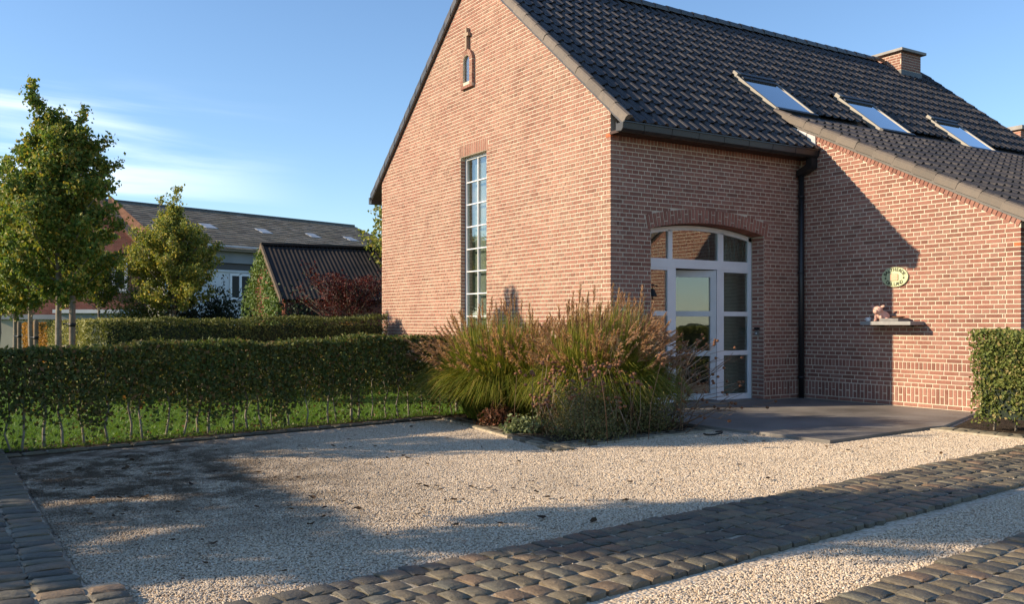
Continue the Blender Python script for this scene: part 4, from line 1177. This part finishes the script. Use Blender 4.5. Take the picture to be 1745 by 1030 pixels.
def tree(name, label, cat, base, H, zc0, rmax, n_leaf, size, mat, seed, prof=None, lean=0.0, group=None, trunk_r=.045, bark='bark', leaders=2, nbr=60):
    r = np.random.default_rng(seed)
    t = thing(name, label, cat, base, group); bx_, by_, bz_ = base
    prof = prof or [(0, .55), (.12, .9), (.28, 1.0), (.5, .78), (.7, .60), (.85, .42), (1, .06)]
    def rad(f): return np.interp(f, [p[0] for p in prof], [p[1] for p in prof]) * rmax
    n = 7; m = MB()
    tp = [(bx_ + r.normal() * .012 + lean * (i / n) ** 1.5, by_ + r.normal() * .012, bz_ + H * .86 * i / n) for i in range(n + 1)]
    m.tube(tp, [trunk_r * (1.15 - i / n) + .005 for i in range(n + 1)], 9); m.build('trunk', M[bark], t)
    bm_ = MB(); pts = []; outs = []
    for i in range(nbr):
        f = (i + .5) / nbr; z0 = zc0 + (H * .86 - zc0) * f; a = i * 2.39996 + r.normal() * .4
        rr = rad(f) * r.uniform(.72, 1.1); up = r.uniform(.55, 1.0)
        k = (z0 - bz_) / (H * .86) * n; k0 = min(int(k), n - 1); q = np.array(tp[k0]) * (1 - (k - k0)) + np.array(tp[min(k0 + 1, n)]) * (k - k0)
        e = q + np.array((math.cos(a) * rr, math.sin(a) * rr, rr * up)); mid_ = q * .5 + e * .5 + np.array((0, 0, -.05 * rr))
        bm_.tube([tuple(q), tuple(mid_), tuple(e)], [.012 * (1 - f * .5), .008, .003], 5)
        for j in range(int(5 + 9 * rr / rmax)):
            g = r.uniform(.25, 1.08); c = q + (e - q) * g
            ln = r.uniform(.08, .22) * (rmax / .8) ** .5; aa = r.uniform(0, 6.28)
            tip = c + np.array((math.cos(aa) * ln * .7, math.sin(aa) * ln * .7, ln * r.uniform(.1, 1.0)))
            bm_.tube([tuple(c), tuple(tip)], [.004, .0015], 4, False)
            pts.append((c, tip, math.cos(a), math.sin(a)))
    for i in range(60):
        f_ = r.uniform(.35, 1); zq = zc0 + (H * .9 - zc0) * f_; aa = r.uniform(0, 6.28); c = np.array((bx_ + lean * .8, by_, zq)); w_ = rad(f_ * .95) * .55
        tip = c + np.array((math.cos(aa) * w_, math.sin(aa) * w_, w_ * .9 + .06)); bm_.tube([tuple(c), tuple(tip)], [.005, .002], 4, False); pts.append((c, tip, math.cos(aa), math.sin(aa)))
    for i in range(leaders):
        a = r.uniform(0, 6.28); o_ = rmax * .35; s0 = np.array((bx_ + lean * .7 + math.cos(a) * o_ * .4, by_ + math.sin(a) * o_ * .4, bz_ + H * .70)); e = np.array((bx_ + lean + math.cos(a) * o_, by_ + math.sin(a) * o_, bz_ + H * (1 - .03 * i)))
        bm_.tube([tuple(s0), tuple((s0 + e) / 2), tuple(e)], [.010, .006, .002], 5)
        for j in range(12):
            c = s0 + (e - s0) * r.uniform(.1, 1); pts.append((c, c + np.array((r.normal() * .06, r.normal() * .06, .08)), math.cos(a), math.sin(a)))
    bm_.build('branches', M[bark], t)
    idx = r.integers(0, len(pts), n_leaf); g = r.uniform(0, 1.1, n_leaf)
    A = np.array([p[0] for p in pts]); B = np.array([p[1] for p in pts]); O = np.array([(p[2], p[3], .2) for p in pts])
    P = A[idx] + (B - A)[idx] * g[:, None] + r.normal(0, size * .8, (n_leaf, 3))
    mesh_obj('crown', leaf_mesh('crown', P, size, M[mat] if isinstance(mat, str) else mat, .35, O[idx] * .5, .7, seed), t)
    return t
TR = 'young pear trees planted in a row with stakes'
tree('pear_tree', 'tall leafy young pear tree nearest the front hedge, darkest and highest of its row', 'tree', (-5.2, -6.25, 0), 4.68, 1.36, 1.02, 40000, .062, 'leaf_pear', 11, group=TR, leaders=3)
tree('pear_tree', 'second young pear tree of the staked row, just left of the tallest', 'tree', (-9.6, -6.25, 0), 4.35, 1.30, 1.12, 27000, .068, 'leaf_pear', 12, group=TR)
tree('pear_tree', 'third young pear tree of the staked row before the orange hedge', 'tree', (-13.5, -6.25, 0), 4.2, 1.2, 1.05, 17000, .075, 'leaf_pear', 13, group=TR)
tree('pear_tree', 'farthest young pear tree of the staked row at the left edge', 'tree', (-18.2, -6.3, 0), 4.0, 1.3, 1.05, 12000, .08, 'leaf_pear', 14, group=TR)
tree('lime_tree', 'small turning yellow tree standing behind the dark clipped hedge', 'tree', (-10.9, -3.4, 0), 4.15, 1.28, 1.0, 38000, .056, 'leaf_yellow', 15, nbr=96, prof=[(0, .75), (.15, 1), (.4, .9), (.6, .64), (.75, .36), (.88, .13), (1, .04)], leaders=2)
tree('small_tree', 'small round green tree behind the sunlit clipped hedge', 'tree', (-11.8, -4.75, 0), 3.0, 1.45, .62, 8000, .05, 'leaf_pear', 16, leaders=0, trunk_r=.03)
tree('far_tree', 'half hidden tree with turning leaves rising behind the brick gable', 'tree', (-18.6, 5.6, 0), 6.2, 2.2, 1.35, 3800, .13, 'leaf_yellow', 17, trunk_r=.09, bark='bark_dark')
# trees outside the left edge of the view, their shadows reach the gravel
tree('pear_tree', 'young pear tree standing beyond the left end of the front hedge', 'tree', (-.75, -9.75, 0), 4.9, 1.3, .72, 8500, .08, 'leaf_pear', 18, group=TR, leaders=2)
tree('columnar_tree', 'slim columnar tree at the end of the added shade screen', 'tree', (2.85, -11.0, 0), 5.0, 2.35, .85, 15000, .085, 'leaf_pear', 19, prof=[(0, .8), (.2, 1), (.6, 1), (.85, .8), (1, .1)])
# unseen leafy screen added for shade: its level top and gaps throw the dappled shade on the gravel
scr = thing('shade_screen', 'unseen leafy screen on stems added to throw dappled shade on the yard', 'hedge', (0, -13, 0))
r = np.random.default_rng(71); n = 38000; pu = r.uniform(-2.4, 2.95, n); pz = 3.32 * r.uniform(0, 1, n) ** .8
from mathutils import noise as mnoise
hole = np.array([mnoise.noise(Vector((a * 3.2, b * 4.6, 3.7))) for a, b in zip(pu, pz)])
keep = (hole < .34) | (pz > 3.12) | (pz < 1.2); pu, pz = pu[keep], pz[keep]
mesh_obj('foliage', leaf_mesh('foliage', np.stack([pu, -13 + r.uniform(-.2, .2, len(pu)), pz], 1), .10, M['leaf_horn'], .3, None, .7, 72), scr)
for i in range(7):
    x = -2.2 + i * .82; MB().tube([(x, -13, -.05), (x + .03, -13.02, 1.5), (x, -13, 3.1)], [.045, .035, .012], 8).build('stem', M['bark_dark'], scr)
for (x, y, h, lb) in ((-4.95, -6.1, 1.62, 'sturdy wooden stake beside the tallest pear tree'), (-9.25, -6.2, 1.28, 'dark wooden stake beside the second pear tree'), (-13.0, -6.2, 1.25, 'dark wooden stake beside the third pear tree')):
    st = thing('tree_stake', lb, 'stake', (x, y, 0), 'stakes beside the young trees')
    MB().tube([(x, y, -.05), (x + .01, y, h * .5), (x + .015, y, h - .02), (x + .015, y, h)], [.045, .045, .044, .036], 9).build('post', M['wood'], st)
    MB().tube([(x + .01, y, h * .72), (x + .01, y, h * .72 + .05)], .049, 10).tube([(x, y, h * .745), (x - .24, y - .09, h * .745)], .012, 6).build('tie', M['black_plastic'], st)

def bush(name, label, cat, c, rad, n, size, mat, seed, squash=1.0, group=None):
    r = np.random.default_rng(seed); t = thing(name, label, cat, (c[0], c[1], 0), group)
    m = MB(); P = []; O = []
    for i in range(26):
        a = r.uniform(0, 6.28); e = r.uniform(.15, 1.35); q = np.array((math.cos(a) * math.cos(e) * rad[0], math.sin(a) * math.cos(e) * rad[1], math.sin(e) * rad[2])) * r.uniform(.6, 1.0)
        w = np.array((c[0], c[1], 0.)); m.tube([tuple(w), tuple(w + q * .5 + np.array((0, 0, .03))), tuple(w + q)], [.010, .006, .002], 5)
        k = n // 26; g = r.uniform(.25, 1.05, k) ** .7
        P.append(w + q * g[:, None] + r.normal(0, min(rad) * .16, (k, 3))); O.append(np.repeat((q / np.linalg.norm(q))[None], k, 0))
    P = np.concatenate(P); O = np.concatenate(O); P[:, 2] = np.abs(P[:, 2])
    m.build('stems', M['bark_dark'], t)
    mesh_obj('foliage', leaf_mesh('foliage', P, size, M[mat], .3, O * .6, .55, seed), t)
    return t
bush('evergreen_shrub', 'large dark evergreen shrub right of the yellowing tree', 'shrub', (-11.5, -2.5), (1.1, 1.1, 2.35), 12000, .08, 'leaf_dark', 21)
bush('shrub', 'grey green shrub at the foot of the yellowing tree', 'shrub', (-12.5, -3.55), (1.15, 1.15, 2.35), 13000, .07, 'leaf_sunny', 22)
bush('low_plant', 'low rusty red ground plant at the left front of the bed', 'plant', (.75, -2.28), (.40, .26, .27), 1500, .045, 'leaf_rust', 23)
bush('rosette_plant', 'low pale green leafy plant at the bed edge below the grasses', 'plant', (1.55, -2.42), (.30, .24, .22), 1100, .05, 'leaf_pale', 24)
bush('heath_plant', 'fine twiggy grey green plant sprawling at the front corner of the bed', 'plant', (2.15, -2.05), (.66, .60, .60), 11000, .024, 'leaf_heath', 25)
bush('heath_plant', 'second fine twiggy grey green plant, lower, beside the bed corner nearest the terrace', 'plant', (2.15, -1.3), (.45, .5, .5), 7000, .024, 'leaf_heath', 26)

def ornamental(name, label, base, H, spread, n_blade, n_plume, seed, wind=(.25, .2), fan=1.0, pale=0):
    r = np.random.default_rng(seed); bx_, by_ = base
    t = thing(name, label, 'ornamental grass', (bx_, by_, .03))
    k = 7
    def paths(n, h, sp, droop):
        a = r.uniform(0, 6.28, n); r0 = np.sqrt(r.uniform(0, 1, n)) * .42; e = r.uniform(0, 1, n) ** .85 * sp
        L = h * r.uniform(.7, 1.1, n); s = np.linspace(0, 1, k)
        hor = e[:, None] * (s[None] ** 1.2); 
        zz = L[:, None] * (s[None] - (droop * (e / sp))[:, None] * s[None] ** 2.6)
        P = np.zeros((n, k, 3))
        wv = s[None] ** 2
        P[:, :, 0] = bx_ + (np.cos(a) * r0)[:, None] + np.cos(a)[:, None] * hor + wind[0] * wv + r.normal(0, .02, (n, 1)) * wv
        P[:, :, 1] = by_ + (np.sin(a) * r0)[:, None] + np.sin(a)[:, None] * hor + wind[1] * wv + r.normal(0, .02, (n, 1)) * wv
        P[:, :, 2] = .03 + np.maximum(zz, 0.01)
        S = np.stack([-np.sin(a + r.normal(0, .8, n)), np.cos(a + r.normal(0, .8, n)), r.normal(0, .3, n)], 1); S /= np.linalg.norm(S, axis=1)[:, None]
        return P, S, a
    P, S, a = paths(n_blade, H * 1.0, spread, .80)
    wd = r.uniform(.007, .014, n_blade)[:, None] * np.array([.8, 1, 1, .9, .7, .45, .08])[None]
    mesh_obj('blades', strip_mesh('blades', P, wd, S, M['blade']), t)
    P2, S2, a2 = paths(n_plume, H * 1.06, spread * .95, .36)
    mesh_obj('stalks', strip_mesh('stalks', P2, np.full((n_plume, k), .0045), S2, M['blade']), t)
    # feathery plumes: drooping filaments along the last part of each stalk
    nf = 38; A, Wd, Sd = [], [], []
    for i in range(n_plume):
        tip = P2[i, -1]; d = P2[i, -1] - P2[i, -2]; d /= np.linalg.norm(d) + 1e-9; pl_ = r.uniform(.15, .22)
        for j in range(nf):
            f = j / nf; q = tip - d * pl_ * (1 - f) * .9
            o_ = r.normal(size=3) * .35 + d * 1.3 + np.array((wind[0] * 1.3, wind[1] * 1.3, .05)); o_ /= np.linalg.norm(o_)
            ln = pl_ * (.42 - .18 * f) * r.uniform(.7, 1.2)
            A.append([q, q + o_ * ln * .5, q + o_ * ln + np.array((0, 0, -.22 * ln))]); Wd.append([.0055, .007, .002])
            s = np.cross(o_, r.normal(size=3)); Sd.append(s / (np.linalg.norm(s) + 1e-9))
    mesh_obj('plumes', strip_mesh('plumes', np.array(A), np.array(Wd), np.array(Sd), M['plume']), t)
    return t
ornamental('miscanthus', 'left clump of arching green grass with dull red plumes by the hedge end', (.05, -1.80), 1.32, .92, 11000, 330, 31, (.0, -.02))
ornamental('miscanthus', 'right clump of tall green grass with windswept tan plumes nearest the entrance', (1.50, -1.35), 1.42, .66, 11000, 520, 32, (.03, .07))
ornamental('miscanthus', 'small middle clump of grass with rusty plumes between the two large clumps', (.80, -1.45), 1.22, .75, 3600, 170, 33, (.06, .05))
pp = thing('pampas_plume', 'single pale cream feathery plume standing out in the right grass clump', 'plume', (2.0, -1.55, .03))
MB().tube([(1.95, -1.6, .03), (2.02, -1.62, .6), (2.02, -1.58, 1.04)], [.004, .004, .002], 5).build('stalk', M['dead'], pp)
A, Wd, Sd = [], [], []
for j in range(240):
    f = rng.uniform(); q = np.array((2.02, -1.58, 1.04 - .13 * f)); o_ = rng.normal(size=3) * .6 + np.array((.35, .55, .5)); o_ /= np.linalg.norm(o_); ln = rng.uniform(.07, .14)
    A.append([q, q + o_ * ln * .55, q + o_ * ln + np.array((0, 0, -.4 * ln))]); Wd.append([.004, .006, .002]); s = np.cross(o_, rng.normal(size=3)); Sd.append(s / np.linalg.norm(s))
mesh_obj('feathers', strip_mesh('feathers', np.array(A), np.array(Wd), np.array(Sd), M['plume_pale']), pp)

ds = thing('dried_flower_plant', 'dead twiggy plant with brown seed heads leaning over the terrace', 'plant', (2.05, -.85, .03))
m = MB(); hdm = MB(); r = np.random.default_rng(41)
for i in range(90):
    b = np.array((2.0 + r.normal() * .16, -.95 + r.normal() * .22, .03)); low = i < 30
    dr = np.array((.15 + r.normal() * .25, .85 + r.normal() * .35, 0)); ln = r.uniform(.35, 1.0) * (1.0 if low else .8); hz = r.uniform(.08, .38) if low else r.uniform(.4, 1.0)
    e = b + dr * ln + np.array((0, 0, hz)); md_ = (b + e) / 2 + np.array((r.normal() * .04, r.normal() * .04, .10 + .12 * hz))
    m.tube([tuple(b), tuple(md_), tuple(e)], [.0048, .004, .0026], 5)
    for j in range(2):
        e2 = e + np.array((r.normal() * .09, r.normal() * .1 + .04, r.uniform(-.02, .12))); k_ = md_ * .4 + e * .6
        m.tube([tuple(k_), tuple(e2)], [.003, .002], 4, False)
        if i % 2 == 0: lathe(hdm, tuple(e2), [(0, -.014), (.016, -.006), (.019, .006), (.010, .017), (0, .019)], 7)
    if i % 3 == 0: lathe(hdm, tuple(e), [(0, -.016), (.019, -.007), (.022, .007), (.012, .02), (0, .022)], 7)
m.build('stems', M['dead'], ds); hdm.build('seed_heads', M['rust'], ds)
ds2 = thing('dried_flower_plant', 'dark dead flower stems with brown heads between the grass clumps', 'plant', (1.5, -1.9, .03))
m = MB(); hdm = MB()
for i in range(95):
    b = np.array((1.85 + r.normal() * .38, -1.75 + r.normal() * .34, .03)); e = b + np.array((r.normal() * .16 + .08, r.normal() * .16 - .08, r.uniform(.3, .82))); md_ = (b + e) / 2 + r.normal(size=3) * .03
    m.tube([tuple(b), tuple(md_), tuple(e)], [.004, .0035, .002], 5)
    for j in range(3):
        q = e + r.normal(size=3) * np.array((.03, .03, .03)); lathe(hdm, tuple(q), [(0, -.016), (.018, -.007), (.021, .006), (.010, .016), (0, .018)], 7)
m.build('stems', M['dead'], ds2); hdm.build('seed_heads', M['rust'], ds2)
tag(MB().tube([(2.62, -.62, .03), (2.75, -.66, .05), (2.83, -.74, .045), (2.80, -.83, .03), (2.70, -.84, .02), (2.6, -.78, .018)], .009, 8).build('hose_end', M['black_plastic']), 'short curled black hose end lying at the gravel edge below the bed', 'hose')

# fallen leaves
LF = []
for i in range(5):
    m = MB(); a = .035; b = .02
    m.add([(-a, 0, .004), (-a * .3, -b, .010), (a * .5, -b * .8, .006), (a, 0, .014), (a * .5, b * .8, .012), (-a * .3, b, .003), (0, 0, .001)], [(0, 1, 6), (1, 2, 6), (2, 3, 6), (3, 4, 6), (4, 5, 6), (5, 0, 6)])
    LF.append(m.mesh('leaf', M['fallen']))
spots = []
for i in range(150):
    if i < 95: u, v = rng.uniform(1.0, 5.6), rng.uniform(-7.1, -4.2)
    else: u, v = rng.uniform(.3, 5.2), rng.uniform(-5, .5)
    if u < hedge_line(v) + .3 or u > strip_out(v) - .1: continue
    if -2.95 < v < -.4 and u < 2.85: continue
    if v > -.5 and u < 3.9: continue
    spots.append((u, v))
for u, v in spots:
    o = mesh_obj('fallen_leaf', random.choice(LF)); o.location = (u, v, .018); o.rotation_euler = (random.uniform(-.3, .3), random.uniform(-.3, .3), random.uniform(0, 6.28)); sc_ = random.uniform(.45, 1.1); o.scale = (sc_, sc_, sc_)
    tag(o, 'small dry brown fallen leaf lying on the pale gravel', 'leaf', 'fallen leaves on the gravel')

# ================================================================== BACKGROUND BUILDINGS
def cp(lat, d): return Vector((9.93, -7.87, 0)) + FWD * d + RGT * lat
def frame(o, dx):
    """local axes for a building: X along dx (lat, depth), Y away"""
    X = (RGT * dx[0] + FWD * dx[1]).normalized(); Y = Vector((-X.y, X.x, 0)); return o, X, Y
class LB(MB):
    def __init__(s, fr): super().__init__(); s.fr = fr
    def pt(s, x, y, z): o, X, Y = s.fr; p = o + X * x + Y * y; return (p.x, p.y, z)
    def lbox(s, x0, x1, y0, y1, z0, z1):
        b = len(s.v); s.box(x0, x1, y0, y1, z0, z1)
        for i in range(b, len(s.v)): s.v[i] = s.pt(*s.v[i])
        return s
    def lpoly(s, pts, th=(0, 0, .0)):
        return s
# long barn: X runs along the ridge, front eave towards the camera is at y<0
barn = thing('long_barn', 'long white farm building with a mossy grey slate roof', 'barn', tuple(cp(-20.6, 54)))
bf = frame(cp(-20.6, 54), (.643, .766))
x0, x1, wb, rz_, ez_ = -3.8, 14.6, 7.7, 8.1, 5.18
m = LB(bf); m.lbox(x0, x1 - .1, -wb + .5, wb - .5, -.03, 4.03); m.build('wall', M['ivory'], barn)
m = LB(bf); m.lbox(x0, x1 - .1, -wb + .47, wb - .47, 4.46, 5.14); m.build('grey_band', M['grey_wall'], barn)
m = LB(bf); m.lbox(x0, x1 - .1, -wb + .7, wb - .7, 4.03, 4.46); m.build('dark_recess', M['dark_metal'], barn)
m = LB(bf); m.lbox(x0, x1, -wb + .30, -wb + .36, 5.141, 5.38); fas = m.build('fascia', M['ivory'], barn)
m = LB(bf); b = len(m.v)
m.prism([(-wb, ez_), (0, rz_), (wb, ez_), (wb, ez_ - .12), (0, rz_ - .12), (-wb, ez_ - .12)], lambda y, z: m.pt(x0, y, z), lambda y, z: m.pt(x1, y, z)); broof = m.build('roof', M['barn_slate'], barn)
m = LB(bf); m.lbox(x0, x1, -.16, .16, rz_ - .04, rz_ + .09); m.build('ridge_cap', M['zinc'], broof)
# slate courses proud of the slope
m = LB(bf); nr = 19
for i in range(nr):
    ya, yb = -wb * (1 - i / nr), -wb * (1 - (i + 1) / nr)
    za, zb = ez_ + (rz_ - ez_) * i / nr, ez_ + (rz_ - ez_) * (i + 1) / nr
    x = x0
    while x < x1 - .05:
        w = random.uniform(.5, .62); xe = min(x + w - .012, x1)
        j = random.uniform(0, .02)
        m.add([m.pt(x, ya - .06, za + .045 + j - .02), m.pt(xe, ya - .06, za + .045 + j - .02), m.pt(xe, yb, zb + .012), m.pt(x, yb, zb + .012), m.pt(x, ya - .06, za - .02), m.pt(xe, ya - .06, za - .02)], [(0, 1, 2, 3), (4, 5, 1, 0)])
        x += w
tag(m.build('roof_slates', M['barn_slate'], barn), kind='stuff')
for xs in (.5, 4.2, 7.85, 10.9):
    m = LB(bf); ya, yb = -wb * .53, -wb * .42; f = lambda y: ez_ + (rz_ - ez_) * (1 + y / wb) + .06
    m.add([m.pt(xs, ya, f(ya)), m.pt(xs + .75, ya, f(ya)), m.pt(xs + .75, yb, f(yb)), m.pt(xs, yb, f(yb)), m.pt(xs, ya, f(ya) - .08), m.pt(xs + .75, ya, f(ya) - .08), m.pt(xs + .75, yb, f(yb) - .08), m.pt(xs, yb, f(yb) - .08)], [(0, 1, 2, 3), (4, 5, 1, 0), (5, 6, 2, 1), (7, 4, 0, 3)])
    m.build('rooflight', M['clear_sheet'], broof)
def win(fr, parent, xa, xb, y, za, zb, leaves=2, out=-1, fw=.09, mat='white'):
    m = LB(fr); d0, d1 = sorted((y, y + out * .06))
    m.lbox(xa, xa + fw, d0, d1, za, zb); m.lbox(xb - fw, xb, d0, d1, za, zb); m.lbox(xa + fw, xb - fw, d0, d1, za, za + fw); m.lbox(xa + fw, xb - fw, d0, d1, zb - fw, zb)
    for i in range(1, leaves): xm = xa + (xb - xa) * i / leaves; m.lbox(xm - fw * .6, xm + fw * .6, d0, d1, za + fw, zb - fw)
    w = m.build('window', M[mat], parent)
    e0, e1 = sorted((y + out * .012, y + out * .03))
    for i in range(leaves):
        a = xa + (xb - xa) * i / leaves + fw * .8; b = xa + (xb - xa) * (i + 1) / leaves - fw * .8
        m = LB(fr); m.lbox(a, b, e0, e1, za + fw * .8, zb - fw * .8); m.build('pane', M['black_plastic'], w)
    m = LB(fr); d0, d1 = sorted((y, y + out * .12)); m.lbox(xa - .08, xb + .08, d0, d1, za - .1, za - .002); m.build('sill', M['grey_wall'], w)
for xa in (-.05, -3.4, 6.0): win(bf, barn, xa, xa + 1.3, -wb + .5, 2.5, 3.9, fw=.12)
m = LB(bf); m.lbox(x0, x1 - .1, -wb + .42, -wb + .62, 3.97, 4.08); m.build('ledge', M['ivory'], barn)
# creeper shed
shed = thing('tile_shed', 'small dark corrugated roofed shed with ivy on its gable end', 'shed', tuple(cp(-8.13, 30)))
sf = frame(cp(-8.13, 30), (.9, .437))
ws, sr, se, sl_ = 3.05, 3.78, 1.92, 9.0
m = LB(sf); m.prism([(-ws + .15, -.03), (ws - .15, -.03), (ws - .15, se - .05), (0, sr - .12), (-ws + .15, se - .05)], lambda y, z: m.pt(.12, y, z), lambda y, z: m.pt(sl_, y, z)); m.build('wall', M['brick_farm'], shed)
m = LB(sf)
nw = 66; yy = []
P_ = []
for i in range(nw * 2 + 1):
    x = sl_ * i / (nw * 2); P_.append((x, .03 if i % 2 else 0))
for sgn in (-1, 1):
    b = len(m.v); rows = [(0, sr), (sgn * ws * .5, (sr + se) / 2), (sgn * ws, se)]
    for y, z in rows:
        for x, o_ in P_: m.v.append(m.pt(x, y, z + o_))
    n = len(P_)
    for r_ in range(2):
        for i in range(n - 1): m.f.append((b + r_ * n + i, b + r_ * n + i + 1, b + (r_ + 1) * n + i + 1, b + (r_ + 1) * n + i)); m.sm.append(False)
m.build('roof', M['corrug'], shed)
m = LB(sf); m.lbox(-.05, sl_, -.13, .13, sr - .01, sr + .07); m.build('ridge_cap', M['corrug'], shed)
m = LB(sf)
for sgn in (-1, 1): m.prism([(0, sr + .05), (sgn * ws, se + .05), (sgn * ws, se - .13), (0, sr - .13)], lambda y, z: m.pt(-.06, y, z), lambda y, z: m.pt(.0, y, z))
m.build('barge_board', M['bark_dark'], shed)
r = np.random.default_rng(51); P = []
for i in range(9000):
    y = r.uniform(-ws, ws); zt_ = sr - (sr - se) * abs(y) / ws - .08; z = r.uniform(0, zt_)
    if abs(y + .1) < .75 and r.uniform() < .78 and z < 2.9: continue
    P.append(LB(sf).pt(r.normal(-.06, .07) - .03, y, z))
iv = thing('ivy', 'bright green ivy covering the gable end of the dark shed', 'climbing plant', tuple(cp(-8.2, 29.5)))
mesh_obj('foliage', leaf_mesh('foliage', P, .085, M['leaf_ivy'], .2, -np.array(sf[1])[None] * .8, .8, 52), iv)
P = []
for i in range(3200): P.append(LB(sf).pt(r.normal(.55, .38), -ws - abs(r.normal(0, .25)), abs(r.normal(.8, .55))))
iv2 = thing('ivy_bush', 'dark green ivy bush at the front corner of the dark shed', 'climbing plant', tuple(cp(-7.0, 27)))
mesh_obj('foliage', leaf_mesh('foliage', P, .085, M['leaf_dark'], .2, None, .8, 53), iv2)
# deep red maple in front of the shed roof
tree('red_maple', 'dark red maple spreading in front of the corrugated shed roof', 'tree', tuple(cp(-4.25, 24.0)[:2]) + (0,), 2.35, .9, 1.3, 5200, .06, 'leaf_red', 61, prof=[(0, 1), (.3, 1), (.6, .9), (.85, .6), (1, .2)], leaders=1, bark='bark_dark')
bush('amber_shrub', 'small amber coloured shrub under the red maple', 'shrub', tuple(cp(-3.9, 22.5)[:2]), (.42, .42, 1.62), 900, .07, 'leaf_orange', 62)
# brick farmhouse behind the trees
fh = thing('farmhouse', 'old red brick farmhouse with orange clay roof behind the trees', 'farmhouse', tuple(cp(-21.6, 43)))
ff = frame(cp(-21.6, 43), (1, .05)); hw, fe, fa, fl_ = 4.1, 4.94, 9.43, 1.2
m = LB(ff); m.prism([(-hw, -.03), (hw, -.03), (hw, fe), (0, fa - .1), (-hw, fe)], lambda x, z: m.pt(x, 0, z), lambda x, z: m.pt(x + .0, fl_, z)); m.build('wall', M['brick_farm'], fh)
m = LB(ff)
for sgn in (-1, 1):
    nr = 13
    for i in range(nr):
        xa, xb = sgn * (hw + .2) * i / nr, sgn * (hw + .2) * (i + 1) / nr; s_ = (fa - fe) / hw
        za, zb = fa - s_ * abs(xa), fa - s_ * abs(xb)
        m.prism([(xa, za + .02), (xb, zb + .07), (xb, zb - .08), (xa, za - .10)], lambda x, z: m.pt(x, -.12, z), lambda x, z: m.pt(x, fl_, z))
m.build('roof', M['orange_tile'], fh)
win(ff, fh, 2.35, 3.6, 0, 2.75, 4.35, 2, fw=.12)
m = MB(); q = [cp(-20.35, 46.5) + Vector((0, 0, 7.7)), cp(-17.57, 45.2) + Vector((0, 0, 5.53)), cp(-18.1, 44.75) + Vector((0, 0, 5.05)), cp(-19.87, 45.2) + Vector((0, 0, 6.2))]; bk = FWD * .3
m.add(q + [p + bk for p in q], [(0, 3, 2, 1), (4, 5, 6, 7)] + [(i, (i + 1) % 4, 4 + (i + 1) % 4, 4 + i) for i in range(4)]); m.build('hip_roof', M['orange_tile'], fh)
m = LB(ff); m.lbox(hw + .05, hw + .35, -.05, fl_, fe - .35, fe - .17); m.build('gutter', M['ivory'], fh)
# low flat roofed sheds
ga = thing('flat_roof_shed', 'low beige shed with a pale flat roof edge below the farmhouse window', 'shed', tuple(cp(-17.6, 36)))
gf = frame(cp(-17.75, 36), (1, .02))
m = LB(gf); m.lbox(.1, 2.3, 0, 2.4, -.03, 1.62); m.build('wall', M['grey_wall'], ga)
m = LB(gf); m.lbox(-.1, 2.5, -.2, 2.6, 1.621, 1.76); m.build('roof', M['ivory'], ga)
gb_ = thing('flat_roof_shed', 'long low beige outbuilding with a dark flat roof behind the left trees', 'shed', tuple(cp(-20, 40)))
gf = frame(cp(-22.4, 40), (1, .02))
m = LB(gf); m.lbox(0, 3.4, 0, 2.4, -.03, 1.40); m.build('wall', M['beige_wall'], gb_)
m = LB(gf); m.lbox(-.1, 3.55, -.15, 2.6, 1.401, 1.60); m.build('roof', M['grey_wall'], gb_)
m = LB(gf); m.lbox(3.402, 3.6, -.08, .08, -.03, 1.35); m.build('downpipe', M['grey_wall'], gb_)
# further house beyond: only its chimney and ridge rise over the roof
nh = thing('rear_house', 'further brick house behind, only its chimney showing over the roof verge', 'house', (-4, 18, 0))
MB().prism([(-7, -.03), (-1, -.03), (-1, 3.6), (-4, 5.7), (-7, 3.6)], lambda u, z: (u, 15.0, z), lambda u, z: (u, 22, z)).build('wall', M['brick_tex'], nh)
MB().prism([(-7.3, 3.5), (-4, 5.8), (-.7, 3.5), (-.7, 3.38), (-4, 5.68), (-7.3, 3.38)], lambda u, z: (u, 14.8, z), lambda u, z: (u, 22.2, z)).build('roof', M['tile'], nh)
ch2 = MB().box(-4.45, -3.75, 17.0, 17.7, 5.0, 6.45).build('chimney', M['brick_tex'], nh)
MB().box(-4.53, -3.67, 16.92, 17.78, 6.451, 6.56).build('chimney_cap', M['cap'], ch2)
